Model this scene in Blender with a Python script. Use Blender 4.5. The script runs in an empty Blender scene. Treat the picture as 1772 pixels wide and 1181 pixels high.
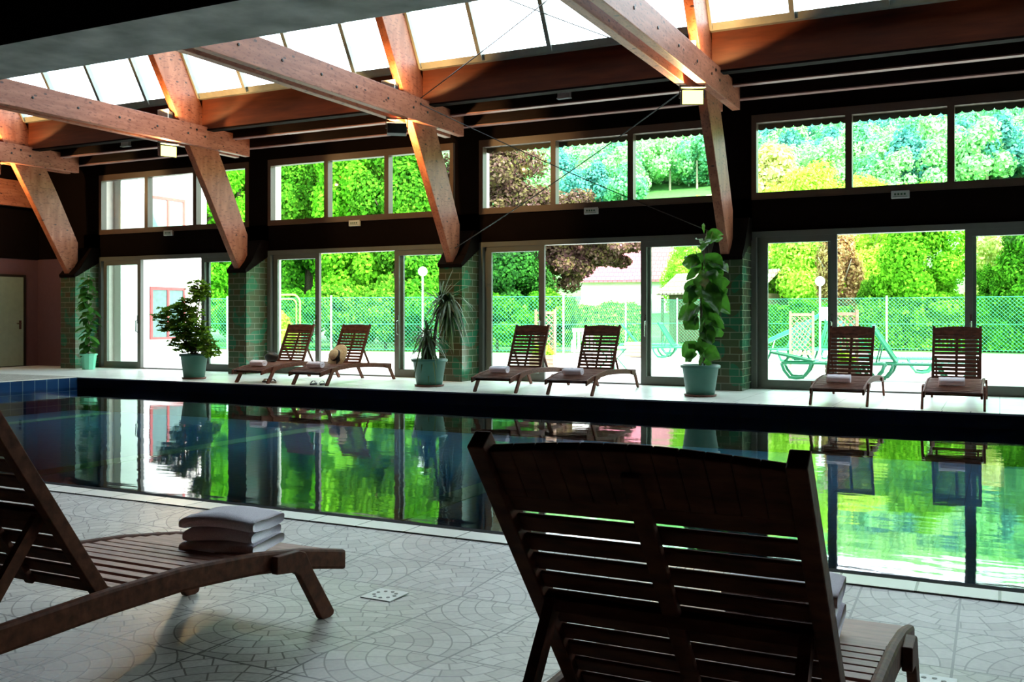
import bpy, math, random
import numpy as np
from mathutils import Vector, Matrix
C = bpy.context.scene.collection
sc = bpy.context.scene
PI = math.pi

# ---------------------------------------------------------------- camera, world, sun, exposure
cd = bpy.data.cameras.new('camera'); cam = bpy.data.objects.new('camera', cd); C.objects.link(cam)
cd.sensor_width = 36.0; cd.lens = 34.29; cd.shift_y = -0.02286
cd.clip_start = 0.05; cd.clip_end = 2000
cam.location = (0, 0, 1.15); cam.rotation_euler = (PI/2, 0, math.radians(26.57))
sc.camera = cam
w = bpy.data.worlds.new('sky'); sc.world = w; w.use_nodes = True
bg = w.node_tree.nodes['Background']
bg.inputs[0].default_value = (0.80, 0.92, 1.0, 1); bg.inputs[1].default_value = 5.0
sd = bpy.data.lights.new('sun', 'SUN'); sd.energy = 9.0; sd.angle = math.radians(1.0); sd.color = (1.0, 0.96, 0.86)
so = bpy.data.objects.new('sun', sd); C.objects.link(so)
so.rotation_euler = Vector((0.66, -0.36, 0.66)).to_track_quat('Z', 'Y').to_euler()
so.location = (30, -10, 40)
sc.view_settings.view_transform = 'Standard'; sc.view_settings.look = 'None'
sc.view_settings.gamma = 1.0; sc.view_settings.use_curve_mapping = False
sc.view_settings.exposure = 0.85
sc.cycles.use_denoising = True
sc.cycles.max_bounces = 10; sc.cycles.diffuse_bounces = 4; sc.cycles.glossy_bounces = 3
sc.cycles.transparent_max_bounces = 24; sc.cycles.transmission_bounces = 4
sc.cycles.caustics_reflective = False; sc.cycles.caustics_refractive = False
sc.cycles.sample_clamp_indirect = 6.0

# ---------------------------------------------------------------- material helpers
class NT:
    def __init__(s, name):
        s.m = bpy.data.materials.new(name); s.m.use_nodes = True
        s.t = s.m.node_tree; s.t.nodes.clear(); s.out = s.n('ShaderNodeOutputMaterial')
    def n(s, typ, **kw):
        nd = s.t.nodes.new(typ)
        for k, v in kw.items(): setattr(nd, k, v)
        return nd
    def put(s, sock, v):
        if v is None: return
        if hasattr(v, 'node') or isinstance(v, bpy.types.NodeSocket): s.t.links.new(v, sock)
        else: sock.default_value = v
    def math(s, op, a, b=None, c=None):
        nd = s.n('ShaderNodeMath', operation=op)
        s.put(nd.inputs[0], a); s.put(nd.inputs[1], b); s.put(nd.inputs[2], c)
        return nd.outputs[0]
    def mix(s, f, a, b, mode='MIX'):
        nd = s.n('ShaderNodeMixRGB', blend_type=mode)
        s.put(nd.inputs[0], f); s.put(nd.inputs[1], a); s.put(nd.inputs[2], b)
        return nd.outputs[0]
    def coord(s, which='Object', scale=None):
        o = s.n('ShaderNodeTexCoord').outputs[which]
        if scale:
            mp = s.n('ShaderNodeMapping'); s.put(mp.inputs[0], o); mp.inputs['Scale'].default_value = scale
            o = mp.outputs[0]
        return o
    def noise(s, vec, scale, detail=3, out=0):
        nd = s.n('ShaderNodeTexNoise'); s.put(nd.inputs['Vector'], vec)
        nd.inputs['Scale'].default_value = scale; nd.inputs['Detail'].default_value = detail
        return nd.outputs[out]
    def ramp(s, f, stops):
        nd = s.n('ShaderNodeValToRGB'); s.put(nd.inputs[0], f)
        e = nd.color_ramp.elements
        e[0].position, e[0].color = stops[0][0], (*stops[0][1], 1)
        e[1].position, e[1].color = stops[-1][0], (*stops[-1][1], 1)
        for p, c in stops[1:-1]:
            x = e.new(p); x.color = (*c, 1)
        return nd.outputs[0]
    def bsdf(s, color, rough=0.5, spec=0.5, metal=0.0, bump=None, bs=0.3, bd=0.01, coat=0.0, emit=None, es=0.0):
        b = s.n('ShaderNodeBsdfPrincipled')
        s.put(b.inputs['Base Color'], color if not isinstance(color, tuple) else (*color[:3], 1))
        s.put(b.inputs['Roughness'], rough); s.put(b.inputs['Specular IOR Level'], spec)
        b.inputs['Metallic'].default_value = metal; b.inputs['Coat Weight'].default_value = coat
        if emit: b.inputs['Emission Color'].default_value = (*emit, 1); b.inputs['Emission Strength'].default_value = es
        if bump is not None:
            bn = s.n('ShaderNodeBump'); bn.inputs['Strength'].default_value = bs; bn.inputs['Distance'].default_value = bd
            s.put(bn.inputs['Height'], bump); s.t.links.new(bn.outputs[0], b.inputs['Normal'])
        return b.outputs[0]
    def done(s, sh):
        s.t.links.new(sh, s.out.inputs[0]); return s.m

def plain(name, col, rough=0.5, spec=0.5, metal=0.0, var=0.12, scale=8.0, bump=0.0, **kw):
    t = NT(name); v = t.noise(t.coord(), scale, 4)
    c = t.ramp(v, [(0.3, tuple(x*(1-var) for x in col)), (0.7, tuple(min(1, x*(1+var)) for x in col))])
    return t.done(t.bsdf(c, rough, spec, metal, bump=v if bump else None, bs=bump, **kw))

def wood(name, dark, light, stretch=(1, 12, 12), scale=2.0, rough=0.45, knots=False, spec=0.4):
    t = NT(name); v = t.coord('Object', stretch)
    n1 = t.noise(v, scale, 5)
    c = t.ramp(n1, [(0.3, dark), (0.55, tuple((a+b)/2 for a, b in zip(dark, light))), (0.75, light)])
    if knots:
        vo = t.n('ShaderNodeTexVoronoi'); t.put(vo.inputs['Vector'], t.coord('Object', (1.0, 1.0, 2.0))); vo.inputs['Scale'].default_value = 3.4
        k = t.math('LESS_THAN', vo.outputs['Distance'], 0.11)
        c = t.mix(k, c, (dark[0]*0.25, dark[1]*0.22, dark[2]*0.2, 1))
        f = t.noise(t.coord('Object', (16, 5, 16)), 2.2, 2)
        c = t.mix(t.math('MULTIPLY', t.math('GREATER_THAN', f, 0.60), 0.6), c, (dark[0]*0.5, dark[1]*0.4, dark[2]*0.4, 1))
    return t.done(t.bsdf(c, rough, spec, bump=n1, bs=0.15))

def tile_brick(name, c1, c2, mortar, w=0.3, h=0.1, gap=0.006, rough=0.25, axis='xz', off=0.5, extra=None, spec=0.5):
    t = NT(name); o = t.coord()
    sx = t.n('ShaderNodeSeparateXYZ'); t.put(sx.inputs[0], o); cb = t.n('ShaderNodeCombineXYZ')
    a = {'x': 0, 'y': 1, 'z': 2}
    if axis == 'both':
        t.put(cb.inputs[0], t.math('ADD', sx.outputs[0], sx.outputs[1])); t.put(cb.inputs[1], sx.outputs[2])
    else:
        t.put(cb.inputs[0], sx.outputs[a[axis[0]]]); t.put(cb.inputs[1], sx.outputs[a[axis[1]]])
    b = t.n('ShaderNodeTexBrick'); t.put(b.inputs['Vector'], cb.outputs[0]); b.offset = off
    b.inputs['Scale'].default_value = 1.0; b.inputs['Brick Width'].default_value = w; b.inputs['Row Height'].default_value = h
    b.inputs['Mortar Size'].default_value = gap; b.inputs['Mortar Smooth'].default_value = 0.1; b.inputs['Bias'].default_value = 0.0
    b.inputs['Color1'].default_value = (*c1, 1); b.inputs['Color2'].default_value = (*c2, 1); b.inputs['Mortar'].default_value = (*mortar, 1)
    c = b.outputs[0]
    if extra:   # a second tile colour scattered in
        wn = t.noise(o, 3.1, 0); c = t.mix(t.math('MULTIPLY', t.math('GREATER_THAN', wn, 0.58), t.math('SUBTRACT', 1.0, b.outputs['Fac'])), c, (*extra, 1))
    return t.done(t.bsdf(c, rough, spec, bump=t.math('SUBTRACT', 1.0, b.outputs['Fac']), bs=0.4, bd=0.003))

def leafmat(name, cols, trans=0.4, rough=None, hueisl=True, noise_scale=0.35):
    t = NT(name); g = t.n('ShaderNodeNewGeometry')
    r = g.outputs['Random Per Island']
    nz = t.noise(t.coord(), noise_scale, 3)
    f = t.math('ADD', t.math('MULTIPLY', r, 0.55), t.math('MULTIPLY', nz, 0.5))
    k = len(cols)
    c = t.ramp(f, [(0.15 + 0.7*i/(k-1), cols[i]) for i in range(k)])
    if rough is None:
        d = t.n('ShaderNodeBsdfDiffuse'); t.put(d.inputs[0], c); d = d.outputs[0]
    else: d = t.bsdf(c, rough, 0.5)
    tr = t.n('ShaderNodeBsdfTranslucent'); t.put(tr.inputs[0], t.mix(0.5, c, t.mix(1.0, c, (1.3, 1.5, 0.5, 1), 'MULTIPLY')))
    ms = t.n('ShaderNodeMixShader'); ms.inputs[0].default_value = trans
    t.t.links.new(d, ms.inputs[1]); t.t.links.new(tr.outputs[0], ms.inputs[2])
    return t.done(ms.outputs[0])

def glassmat(name, tint=(0.9, 1.0, 0.95), refl=0.08):
    t = NT(name)
    tr = t.n('ShaderNodeBsdfTransparent'); tr.inputs[0].default_value = (*tint, 1)
    gl = t.n('ShaderNodeBsdfGlossy'); gl.inputs['Roughness'].default_value = 0.02
    lw = t.n('ShaderNodeLayerWeight'); lw.inputs[0].default_value = 0.15
    f = t.math('MULTIPLY', t.math('ADD', lw.outputs['Facing'], 0.15), refl*2)
    ms = t.n('ShaderNodeMixShader'); t.put(ms.inputs[0], f)
    t.t.links.new(tr.outputs[0], ms.inputs[1]); t.t.links.new(gl.outputs[0], ms.inputs[2])
    return t.done(ms.outputs[0])

def watermat():
    t = NT('pool_water')
    o = t.coord('Object', (1.0, 2.6, 1.0))
    n = t.math('ADD', t.noise(o, 1.1, 2), t.math('MULTIPLY', t.noise(t.coord('Object', (1, 2.2, 1)), 7.0, 2), 0.10))
    bn = t.n('ShaderNodeBump'); bn.inputs['Strength'].default_value = 0.11; bn.inputs['Distance'].default_value = 0.02
    t.put(bn.inputs['Height'], n)
    fr = t.n('ShaderNodeFresnel'); fr.inputs[0].default_value = 2.05; t.t.links.new(bn.outputs[0], fr.inputs['Normal'])
    gl = t.n('ShaderNodeBsdfGlossy'); gl.inputs['Roughness'].default_value = 0.03; t.t.links.new(bn.outputs[0], gl.inputs['Normal'])
    tr = t.n('ShaderNodeBsdfTransparent'); tr.inputs[0].default_value = (0.70, 0.92, 0.95, 1)
    ms = t.n('ShaderNodeMixShader'); t.t.links.new(fr.outputs[0], ms.inputs[0])
    t.t.links.new(tr.outputs[0], ms.inputs[1]); t.t.links.new(gl.outputs[0], ms.inputs[2])
    return t.done(ms.outputs[0])

def fanfloor():
    T = 0.385
    t = NT('fan_cobble_tiles'); o = t.coord()
    s = t.n('ShaderNodeSeparateXYZ'); t.put(s.inputs[0], o)
    gx = t.math('DIVIDE', t.math('ADD', s.outputs[0], 2.07), T); gy = t.math('DIVIDE', t.math('SUBTRACT', s.outputs[1], 3.652), T)
    i = t.math('FLOOR', gx); j = t.math('FLOOR', gy); fu = t.math('FRACT', gx); fv = t.math('FRACT', gy)
    par = lambda a: t.math('MODULO', t.math('ADD', a, 200.0), 2.0)
    def flip(f, p):   # f + p*(1-2f)
        return t.math('ADD', f, t.math('MULTIPLY', p, t.math('SUBTRACT', 1.0, t.math('MULTIPLY', f, 2.0))))
    v = flip(fv, par(j)); u = flip(fu, par(t.math('ADD', i, j)))
    r = t.math('SQRT', t.math('ADD', t.math('MULTIPLY', u, u), t.math('MULTIPLY', v, v)))
    ang = t.math('DIVIDE', t.math('ARCTAN2', v, u), PI/2)
    rr = t.math('MULTIPLY', r, 5.6); k = t.math('FLOOR', rr); fr = t.math('FRACT', rr)
    wn = t.n('ShaderNodeTexWhiteNoise', noise_dimensions='3D'); cb = t.n('ShaderNodeCombineXYZ')
    t.put(cb.inputs[0], i); t.put(cb.inputs[1], j); t.put(cb.inputs[2], k); t.put(wn.inputs[0], cb.outputs[0])
    na = t.math('ADD', t.math('MULTIPLY', ang, t.math('ADD', t.math('MULTIPLY', k, 1.0), 1.0)), wn.outputs[0])
    fa = t.math('FRACT', na); ka = t.math('FLOOR', na)
    line = t.math('MAXIMUM', t.math('LESS_THAN', fr, 0.085), t.math('LESS_THAN', fa, t.math('MULTIPLY', 0.0105, t.math('DIVIDE', t.math('ADD', k, 1.0), t.math('MAXIMUM', r, 0.05)))))
    eu = t.math('MINIMUM', fu, t.math('SUBTRACT', 1.0, fu)); ev = t.math('MINIMUM', fv, t.math('SUBTRACT', 1.0, fv))
    joint = t.math('LESS_THAN', t.math('MINIMUM', eu, ev), 0.012)
    w2 = t.n('ShaderNodeTexWhiteNoise', noise_dimensions='4D'); cb2 = t.n('ShaderNodeCombineXYZ')
    t.put(cb2.inputs[0], i); t.put(cb2.inputs[1], k); t.put(cb2.inputs[2], ka); t.put(w2.inputs['Vector'], cb2.outputs[0]); t.put(w2.inputs['W'], j)
    base = t.ramp(w2.outputs[0], [(0.0, (0.30, 0.29, 0.26)), (0.5, (0.38, 0.38, 0.34)), (1.0, (0.45, 0.45, 0.41))])
    sp = t.noise(o, 60, 3); base = t.mix(0.5, base, t.mix(1.0, base, t.ramp(sp, [(0.3, (0.7, 0.7, 0.7)), (0.7, (1.25, 1.25, 1.25))]), 'MULTIPLY'))
    c = t.mix(t.math('MULTIPLY', line, 0.95), base, (0.06, 0.055, 0.04, 1)); c = t.mix(joint, c, (0.03, 0.028, 0.022, 1))
    big = t.noise(o, 1.3, 3)
    rough = t.math('ADD', 0.28, t.math('MULTIPLY', big, 0.25))
    h = t.math('SUBTRACT', 1.0, t.math('MAXIMUM', line, joint))
    return t.done(t.bsdf(c, rough, 0.5, bump=h, bs=0.5, bd=0.004))

WD = wood('dark_stained_wood', (0.006, 0.0025, 0.002), (0.016, 0.006, 0.004), (1, 10, 10), 2, spec=0.1)
GLU = wood('glulam_timber', (0.27, 0.075, 0.030), (0.47, 0.165, 0.085), (4, 4, 1.2), 2.2, knots=True, rough=0.5)
GLUB = wood('glulam_beam_timber', (0.30, 0.085, 0.042), (0.50, 0.18, 0.105), (9, 1.2, 9), 1.8, knots=True, rough=0.5)
FASC = wood('red_brown_panel_wood', (0.07, 0.016, 0.008), (0.15, 0.034, 0.014), (1, 8, 8), 1.5)
SEATW = wood('sheen_pale_teak_seat', (0.22, 0.10, 0.075), (0.46, 0.25, 0.19), (1.5, 9, 9), 5, rough=0.5, spec=0.35)  # grazing sheen put into the colour: paler than the frame teak
TEAK = wood('teak_frame', (0.055, 0.016, 0.008), (0.16, 0.052, 0.026), (3, 8, 8), 4, rough=0.6, spec=0.15)
PINKW = plain('pink_painted_batten', (0.30, 0.15, 0.14), 0.4)
ALU = plain('grey_aluminium_frame', (0.13, 0.135, 0.115), 0.45, 0.3, metal=0.0, var=0.04)
BROWNF = plain('brown_window_frame', (0.09, 0.055, 0.04), 0.4, var=0.05)
SKYF = plain('skylight_frame_metal', (0.28, 0.31, 0.27), 0.45, var=0.1)
GREY = plain('grey_concrete', (0.74, 0.78, 0.72), 0.6, var=0.35, scale=3, bump=0.3)
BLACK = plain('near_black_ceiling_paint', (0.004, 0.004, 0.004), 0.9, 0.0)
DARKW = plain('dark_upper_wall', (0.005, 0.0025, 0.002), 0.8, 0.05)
MAUVE = plain('mauve_painted_wall', (0.12, 0.06, 0.08), 0.7, var=0.05)
DOORG = plain('grey_green_door_paint', (0.22, 0.29, 0.24), 0.35, var=0.06)
BLKM = plain('black_metal', (0.02, 0.02, 0.02), 0.4, metal=0.3)
CHROME = plain('steel', (0.5, 0.5, 0.48), 0.25, metal=1.0, var=0.05)
WHITEP = plain('white_plastic', (0.62, 0.66, 0.62), 0.35, var=0.03)
PILT = tile_brick('green_brown_glazed_tiles', (0.035, 0.075, 0.035), (0.065, 0.055, 0.025), (0.16, 0.17, 0.12), 0.29, 0.115, 0.006, 0.2, 'both', 0.5, (0.02, 0.11, 0.055))
BLUET = tile_brick('blue_pool_tiles', (0.012, 0.05, 0.15), (0.016, 0.065, 0.18), (0.22, 0.33, 0.38), 0.25, 0.25, 0.006, 0.15, 'both', 0.0)
POOLF = tile_brick('pool_floor_tiles', (0.08, 0.30, 0.55), (0.10, 0.34, 0.60), (0.05, 0.18, 0.32), 0.15, 0.15, 0.004, 0.3, 'xy', 0.0)
NAVYT = tile_brick('navy_shaded_tiles', (0.006, 0.008, 0.015), (0.008, 0.010, 0.018), (0.010, 0.012, 0.012), 0.32, 0.19, 0.005, 0.85, 'both', 0.0, None, 0.05)  # dark nosing tile, with the unlit far wall's shade in its colour
STRIPE = plain('pale_green_stripe', (0.50, 0.98, 0.66), 0.4, var=0.02)
COPE = tile_brick('pale_coping_tiles', (0.70, 0.71, 0.65), (0.78, 0.79, 0.73), (0.16, 0.16, 0.13), 0.318, 5.0, 0.006, 0.35, 'xy', 0.0)
FAN = fanfloor(); DECK = tile_brick('pale_far_deck_tiles', (0.62, 0.63, 0.58), (0.70, 0.71, 0.66), (0.30, 0.30, 0.26), 0.65, 0.65, 0.006, 0.3, 'xy', 0.0); WATER = watermat()
GLASS = glassmat('window_glass', (0.93, 1.0, 0.96), 0.05)
SKYG = glassmat('skylight_glass', (0.97, 1.0, 1.0), 0.04)
POTG = plain('green_plastic_pot', (0.045, 0.16, 0.12), 0.35, var=0.05)
POTL = plain('pale_green_pot', (0.16, 0.60, 0.38), 0.35, var=0.05)
SAUC = plain('terracotta_saucer', (0.16, 0.05, 0.03), 0.6)
SOIL = plain('potting_soil', (0.03, 0.02, 0.012), 0.95, var=0.4, scale=60)
BARK = plain('bark', (0.10, 0.065, 0.04), 0.9, var=0.4, scale=14, bump=0.5)
BARKP = plain('pale_bark', (0.30, 0.26, 0.18), 0.9, var=0.3, scale=10)
def towelmat():
    t = NT('terry_cloth'); v = t.noise(t.coord(), 260, 2)
    c = t.ramp(v, [(0.3, (0.74, 0.71, 0.80)), (0.7, (0.90, 0.87, 0.95))])
    return t.done(t.bsdf(c, 0.95, 0.1, bump=v, bs=0.5, bd=0.002))
TOWEL = towelmat()
GPLAS = plain('green_garden_plastic', (0.015, 0.19, 0.085), 0.35, var=0.05)
WPLAS = plain('white_garden_plastic', (0.75, 0.78, 0.76), 0.4, var=0.03)
LATT = plain('weathered_lattice_wood', (0.30, 0.20, 0.14), 0.7, var=0.2, scale=20)
TERR = plain('pale_terrace_slabs', (0.62, 0.60, 0.56), 0.8, var=0.08, scale=2)
GRASS = plain('lawn_grass', (0.05, 0.20, 0.025), 0.9, var=0.35, scale=1.5)
MEAD = plain('dry_meadow', (0.50, 0.50, 0.22), 0.95, var=0.3, scale=0.06)
WIREG = plain('green_coated_wire', (0.05, 0.36, 0.20), 0.5, var=0.05)
POSTG = plain('pale_green_post', (0.42, 0.66, 0.52), 0.5, var=0.05)
RENDW = plain('white_render', (0.85, 0.82, 0.80), 0.8, var=0.03)
PIERP = plain('pale_pink_render', (0.75, 0.62, 0.58), 0.8, var=0.05)
REDF = plain('red_window_frame', (0.45, 0.08, 0.07), 0.5)
ROOFP = tile_brick('pink_roof_tiles', (0.30, 0.085, 0.11), (0.38, 0.12, 0.15), (0.15, 0.04, 0.05), 0.35, 0.30, 0.03, 0.7, 'xz', 0.5)
ROOFB = tile_brick('brown_hut_roof_tiles', (0.50, 0.36, 0.30), (0.62, 0.46, 0.38), (0.16, 0.09, 0.07), 0.25, 0.22, 0.03, 0.7, 'both', 0.5)
YELP = plain('yellow_painted_pipe', (0.40, 0.36, 0.08), 0.4, var=0.05)

# ---------------------------------------------------------------- mesh builder
class MB:
    def __init__(s): s.v = []; s.f = []
    def add(s, vs, fs):
        b = len(s.v); s.v += [tuple(p) for p in vs]; s.f += [tuple(i+b for i in f) for f in fs]; return s
    def box(s, x0, x1, y0, y1, z0, z1, M=None):
        vs = [Vector((x, y, z)) for z in (z0, z1) for y in (y0, y1) for x in (x0, x1)]
        if M: vs = [M @ p for p in vs]
        return s.add(vs, [(0, 2, 3, 1), (4, 5, 7, 6), (0, 1, 5, 4), (2, 6, 7, 3), (0, 4, 6, 2), (1, 3, 7, 5)])
    def prism(s, pts, a, b, axis='x'):     # pts polygon in the other two axes (x: (y,z); y: (x,z); z: (x,y))
        def P(p, t):
            return (t, p[0], p[1]) if axis == 'x' else ((p[0], t, p[1]) if axis == 'y' else (p[0], p[1], t))
        n = len(pts); vs = [P(p, a) for p in pts] + [P(p, b) for p in pts]
        fs = [(i, (i+1) % n, n+(i+1) % n, n+i) for i in range(n)] + [tuple(range(n))[::-1], tuple(range(n, 2*n))]
        return s.add(vs, fs)
    def strip(s, top, bot, a, b, axis='x'):    # band between two polylines, thick a..b
        def P(p, t): return (t, p[0], p[1]) if axis == 'x' else (p[0], t, p[1])
        vs = []; fs = []; n = len(top)
        for k in range(n): vs += [P(top[k], a), P(top[k], b), P(bot[k], b), P(bot[k], a)]
        for k in range(n-1):
            for j in range(4):
                q = k*4+j; r = k*4+(j+1) % 4; fs.append((q, r, r+4, q+4))
        fs += [(3, 2, 1, 0), tuple(4*(n-1)+j for j in range(4))]
        return s.add(vs, fs)
    def tube(s, pts, r, n=8, cap=True):
        pts = [Vector(p) for p in pts]; rs = r if isinstance(r, (list, tuple)) else [r]*len(pts)
        base = len(s.v); up = Vector((0, 0, 1)); prev = None
        for i, p in enumerate(pts):
            d = (pts[min(i+1, len(pts)-1)] - pts[max(i-1, 0)])
            d = d.normalized() if d.length > 1e-9 else up
            if prev is None:
                a = d.cross(up if abs(d.z) < 0.95 else Vector((1, 0, 0))).normalized()
            else: a = (prev - d*prev.dot(d)).normalized()
            prev = a; b = d.cross(a)
            for k in range(n):
                t = 2*PI*k/n; s.v.append(tuple(p + (a*math.cos(t) + b*math.sin(t))*rs[i]))
        for i in range(len(pts)-1):
            for k in range(n):
                a0 = base+i*n+k; a1 = base+i*n+(k+1) % n
                s.f.append((a0, a1, a1+n, a0+n))
        if cap:
            s.f.append(tuple(range(base, base+n))[::-1]); e = base+(len(pts)-1)*n; s.f.append(tuple(range(e, e+n)))
        return s
    def lathe(s, prof, n=28, c=(0, 0, 0)):
        base = len(s.v)
        for r, z in prof:
            for k in range(n):
                t = 2*PI*k/n; s.v.append((c[0]+r*math.cos(t), c[1]+r*math.sin(t), c[2]+z))
        for i in range(len(prof)-1):
            for k in range(n):
                a0 = base+i*n+k; a1 = base+i*n+(k+1) % n; s.f.append((a0, a1, a1+n, a0+n))
        s.f.append(tuple(range(base, base+n))[::-1]); e = base+(len(prof)-1)*n; s.f.append(tuple(range(e, e+n)))
        return s
    def grid(s, fn, nu, nv, closed=False):
        base = len(s.v)
        for i in range(nu+1):
            for j in range(nv+1): s.v.append(tuple(fn(i/nu, j/nv)))
        for i in range(nu):
            for j in range(nv):
                a = base+i*(nv+1)+j; s.f.append((a, a+1, a+nv+2, a+nv+1))
        return s
    def mesh(s, name, mat, smooth=False, bevel=0):
        me = bpy.data.meshes.new(name); me.from_pydata(s.v, [], s.f); me.materials.append(mat)
        if smooth: me.polygons.foreach_set('use_smooth', [True]*len(me.polygons))
        me.update(); return me
    def build(s, name, mat, parent=None, smooth=False, bevel=0, loc=None, rz=0):
        o = bpy.data.objects.new(name, s.mesh(name, mat, smooth)); C.objects.link(o)
        if parent: o.parent = parent
        if loc is not None: o.location = loc
        o.rotation_euler.z = rz
        if bevel:
            m = o.modifiers.new('bevel', 'BEVEL'); m.width = bevel; m.segments = 2; m.limit_method = 'ANGLE'
        return o

def tag(o, label, cat, group=None, kind=None):
    o['label'] = label; o['category'] = cat
    if group: o['group'] = group
    if kind: o['kind'] = kind
    return o
def struct(o): o['kind'] = 'structure'; return o
def thing(name, label, cat, loc=(0, 0, 0), rz=0, group=None):
    o = bpy.data.objects.new(name, None); C.objects.link(o); o.empty_display_size = 0.1
    o.location = loc; o.rotation_euler = (0, 0, rz)
    return tag(o, label, cat, group)
def dup(o, parent=None):
    c = o.copy(); C.objects.link(c)
    if parent: c.parent = parent
    for ch in list(o.children): dup(ch, c)
    return c

# ---------------------------------------------------------------- floor, pool, water
PX0, PX1, PY0, PY1, WZ = -15.9, 8.0, 4.59, 13.06, -0.19
prof = [(-4, 0), (2.7, 0), (3.28, -0.038), (3.652, -0.05), (4.03, -0.034), (4.43, -0.006)]
m = MB()
for a, b in zip(prof[:-1], prof[1:]):
    m.prism([(a[0], a[1]), (b[0], b[1]), (b[0], -0.4), (a[0], -0.4)], -20.7, 11, 'x')
m.box(-20.7, -16.06, 4.43, 13.22, -0.4, 0); m.box(8.16, 11, 4.43, 13.22, -0.4, 0)
struct(m.build('floor', FAN))
struct(MB().box(-20.7, 11, 13.22, 16.0, -0.4, 0).build('floor', DECK))
m = MB()
m.box(PX0-.16, PX1+.16, 4.43, PY0, -0.4, 0.0); m.box(PX0-.16, PX1+.16, PY1, 13.22, -0.4, 0.0)
m.box(PX0-.16, PX0, PY0, PY1, -0.4, 0.0); m.box(PX1, PX1+.16, PY0, PY1, -0.4, 0.0)
o = struct(m.build('trim_1', COPE)); 
m = MB()     # dark nosing tiles; far wall's shade put into the same near-black colour
m.prism([(PY0, -0.003), (PY0+.09, -0.006), (PY0+.13, -0.016), (PY0+.14, -0.04), (PY0+.14, -0.8), (PY0, -0.8)], PX0, PX1, 'x')
m.prism([(PY1, -0.004), (PY1-.03, -0.02), (PY1-.03, -0.8), (PY1, -0.8)], PX0, PX1, 'x')
struct(m.build('trim_2', NAVYT))
m = MB(); m.box(PX0, PX0+.04, PY0+.14, PY1-.03, -0.8, -0.004); m.box(PX1-.04, PX1, PY0+.14, PY1-.03, -0.8, -0.004)
struct(m.build('trim_3', BLUET))
m = MB(); m.box(PX0, PX1, PY0, PY1, -0.85, -0.62); pf = m.build('pool_floor', POOLF); struct(pf)
for k, x in enumerate((-14.8, -9.75, -4.8, 0.2)):  # pale green strips running across the pool floor
    m = MB(); m.box(x-.16, x+.16, PY0+.3, PY1-.3, -0.622, -0.612)
    tag(m.build('pool_stripe', STRIPE), ['pale green stripe on the pool floor nearest the left end', 'pale green stripe under the bright door reflection', 'pale green stripe beside the near lounger back', 'pale green stripe at the right of the pool'][k], 'lane marking', 'stripes on the pool floor')
m = MB(); m.add([(PX0+.04, PY0+.14, WZ), (PX1-.04, PY0+.14, WZ), (PX1-.04, PY1-.03, WZ), (PX0+.04, PY1-.03, WZ)], [(0, 1, 2, 3)])
tag(m.build('pool_water', WATER), 'still dark blue swimming pool water mirroring the garden doors', 'water', kind='stuff')

# ---------------------------------------------------------------- facade wall, pillars
FY = 15.9
PR = [-18.6, -13.62, -8.62, -3.6, 1.4, 6.4]       # right edge of each pillar
m = MB()
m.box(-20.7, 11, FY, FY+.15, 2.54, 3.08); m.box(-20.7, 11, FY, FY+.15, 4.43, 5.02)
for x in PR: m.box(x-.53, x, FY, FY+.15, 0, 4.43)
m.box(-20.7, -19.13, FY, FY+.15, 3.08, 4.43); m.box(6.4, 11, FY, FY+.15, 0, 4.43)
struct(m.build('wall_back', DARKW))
struct(MB().box(-20.7, -19.13, FY-.02, FY+.15, 0, 2.54).build('wall_back', MAUVE))
m = MB()
for x in PR: m.box(x-.50, x-.02, FY+.15, FY+.42, -0.02, 5.02)
struct(m.build('trim_4', PIERP))
plab = ['green tiled pillar at the left end behind the rubber plant', 'green tiled pillar between the first and second garden doors', 'green tiled pillar behind the spiky dracaena', 'green tiled pillar beside the big-leaved fig', None, None]
for x, lb in zip(PR, plab):
    if not lb: continue
    t = thing('tiled_pillar', lb, 'pillar', (x-.24, 15.57, 0), group='tiled pillars between the garden doors')
    m = MB(); m.prism([(-.34, 0), (.33, 0), (.33, 2.42), (-.34, 2.06)], -.24, .24, 'x'); m.build('tiled_shaft', PILT, t)
    m = MB(); m.prism([(-.36, 2.06), (.33, 2.43), (.33, 2.75), (.10, 2.75), (-.20, 2.30), (-.38, 2.12)], -.25, .25, 'x'); m.build('bearing_block', DARKW, t)

# ---------------------------------------------------------------- roof structure
SL = 1.75
def gy(z): return 14.12-(z-5.39)/SL      # skylight glass plane
m = MB()
m.box(-20.7, 11, -4, 4.36, 3.35, 3.5)
m.prism([(5.0, 3.35), (12.75, 7.9), (12.75, 8.0), (5.0, 3.5)], -20.7, 11, 'x')
m.box(-20.7, 11, 4.3, 5.05, 3.35, 3.5)
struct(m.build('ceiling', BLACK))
m = MB(); m.box(-20.7, 11, 14.3, 16.5, 4.97, 5.1); struct(m.build('trim_5', DARKW))
struct(MB().box(-20.7, 11, 14.19, 14.37, 4.76, 4.79).build('fascia_shade_strip', DARKW))  # dark strip covers the fascia's lit underside, standing in for shade
m = MB(); m.prism([(14.2, 4.79), (14.36, 4.79), (14.36, 5.36), (14.2, 5.36)], -20.7, 11, 'x'); struct(m.build('trim_6', FASC))
struct(MB().box(-20.6, 10.9, 4.33, 4.36, 2.995, 3.35).build('beam_shade_sheet', BLACK))  # black sheet stands in for shade on the beam's unlit near face
tag(MB().box(-20.6, 10.9, 4.36, 5.0, 3.0, 3.35).build('concrete_beam', GREY), 'long grey concrete beam crossing the upper left foreground', 'beam')
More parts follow.
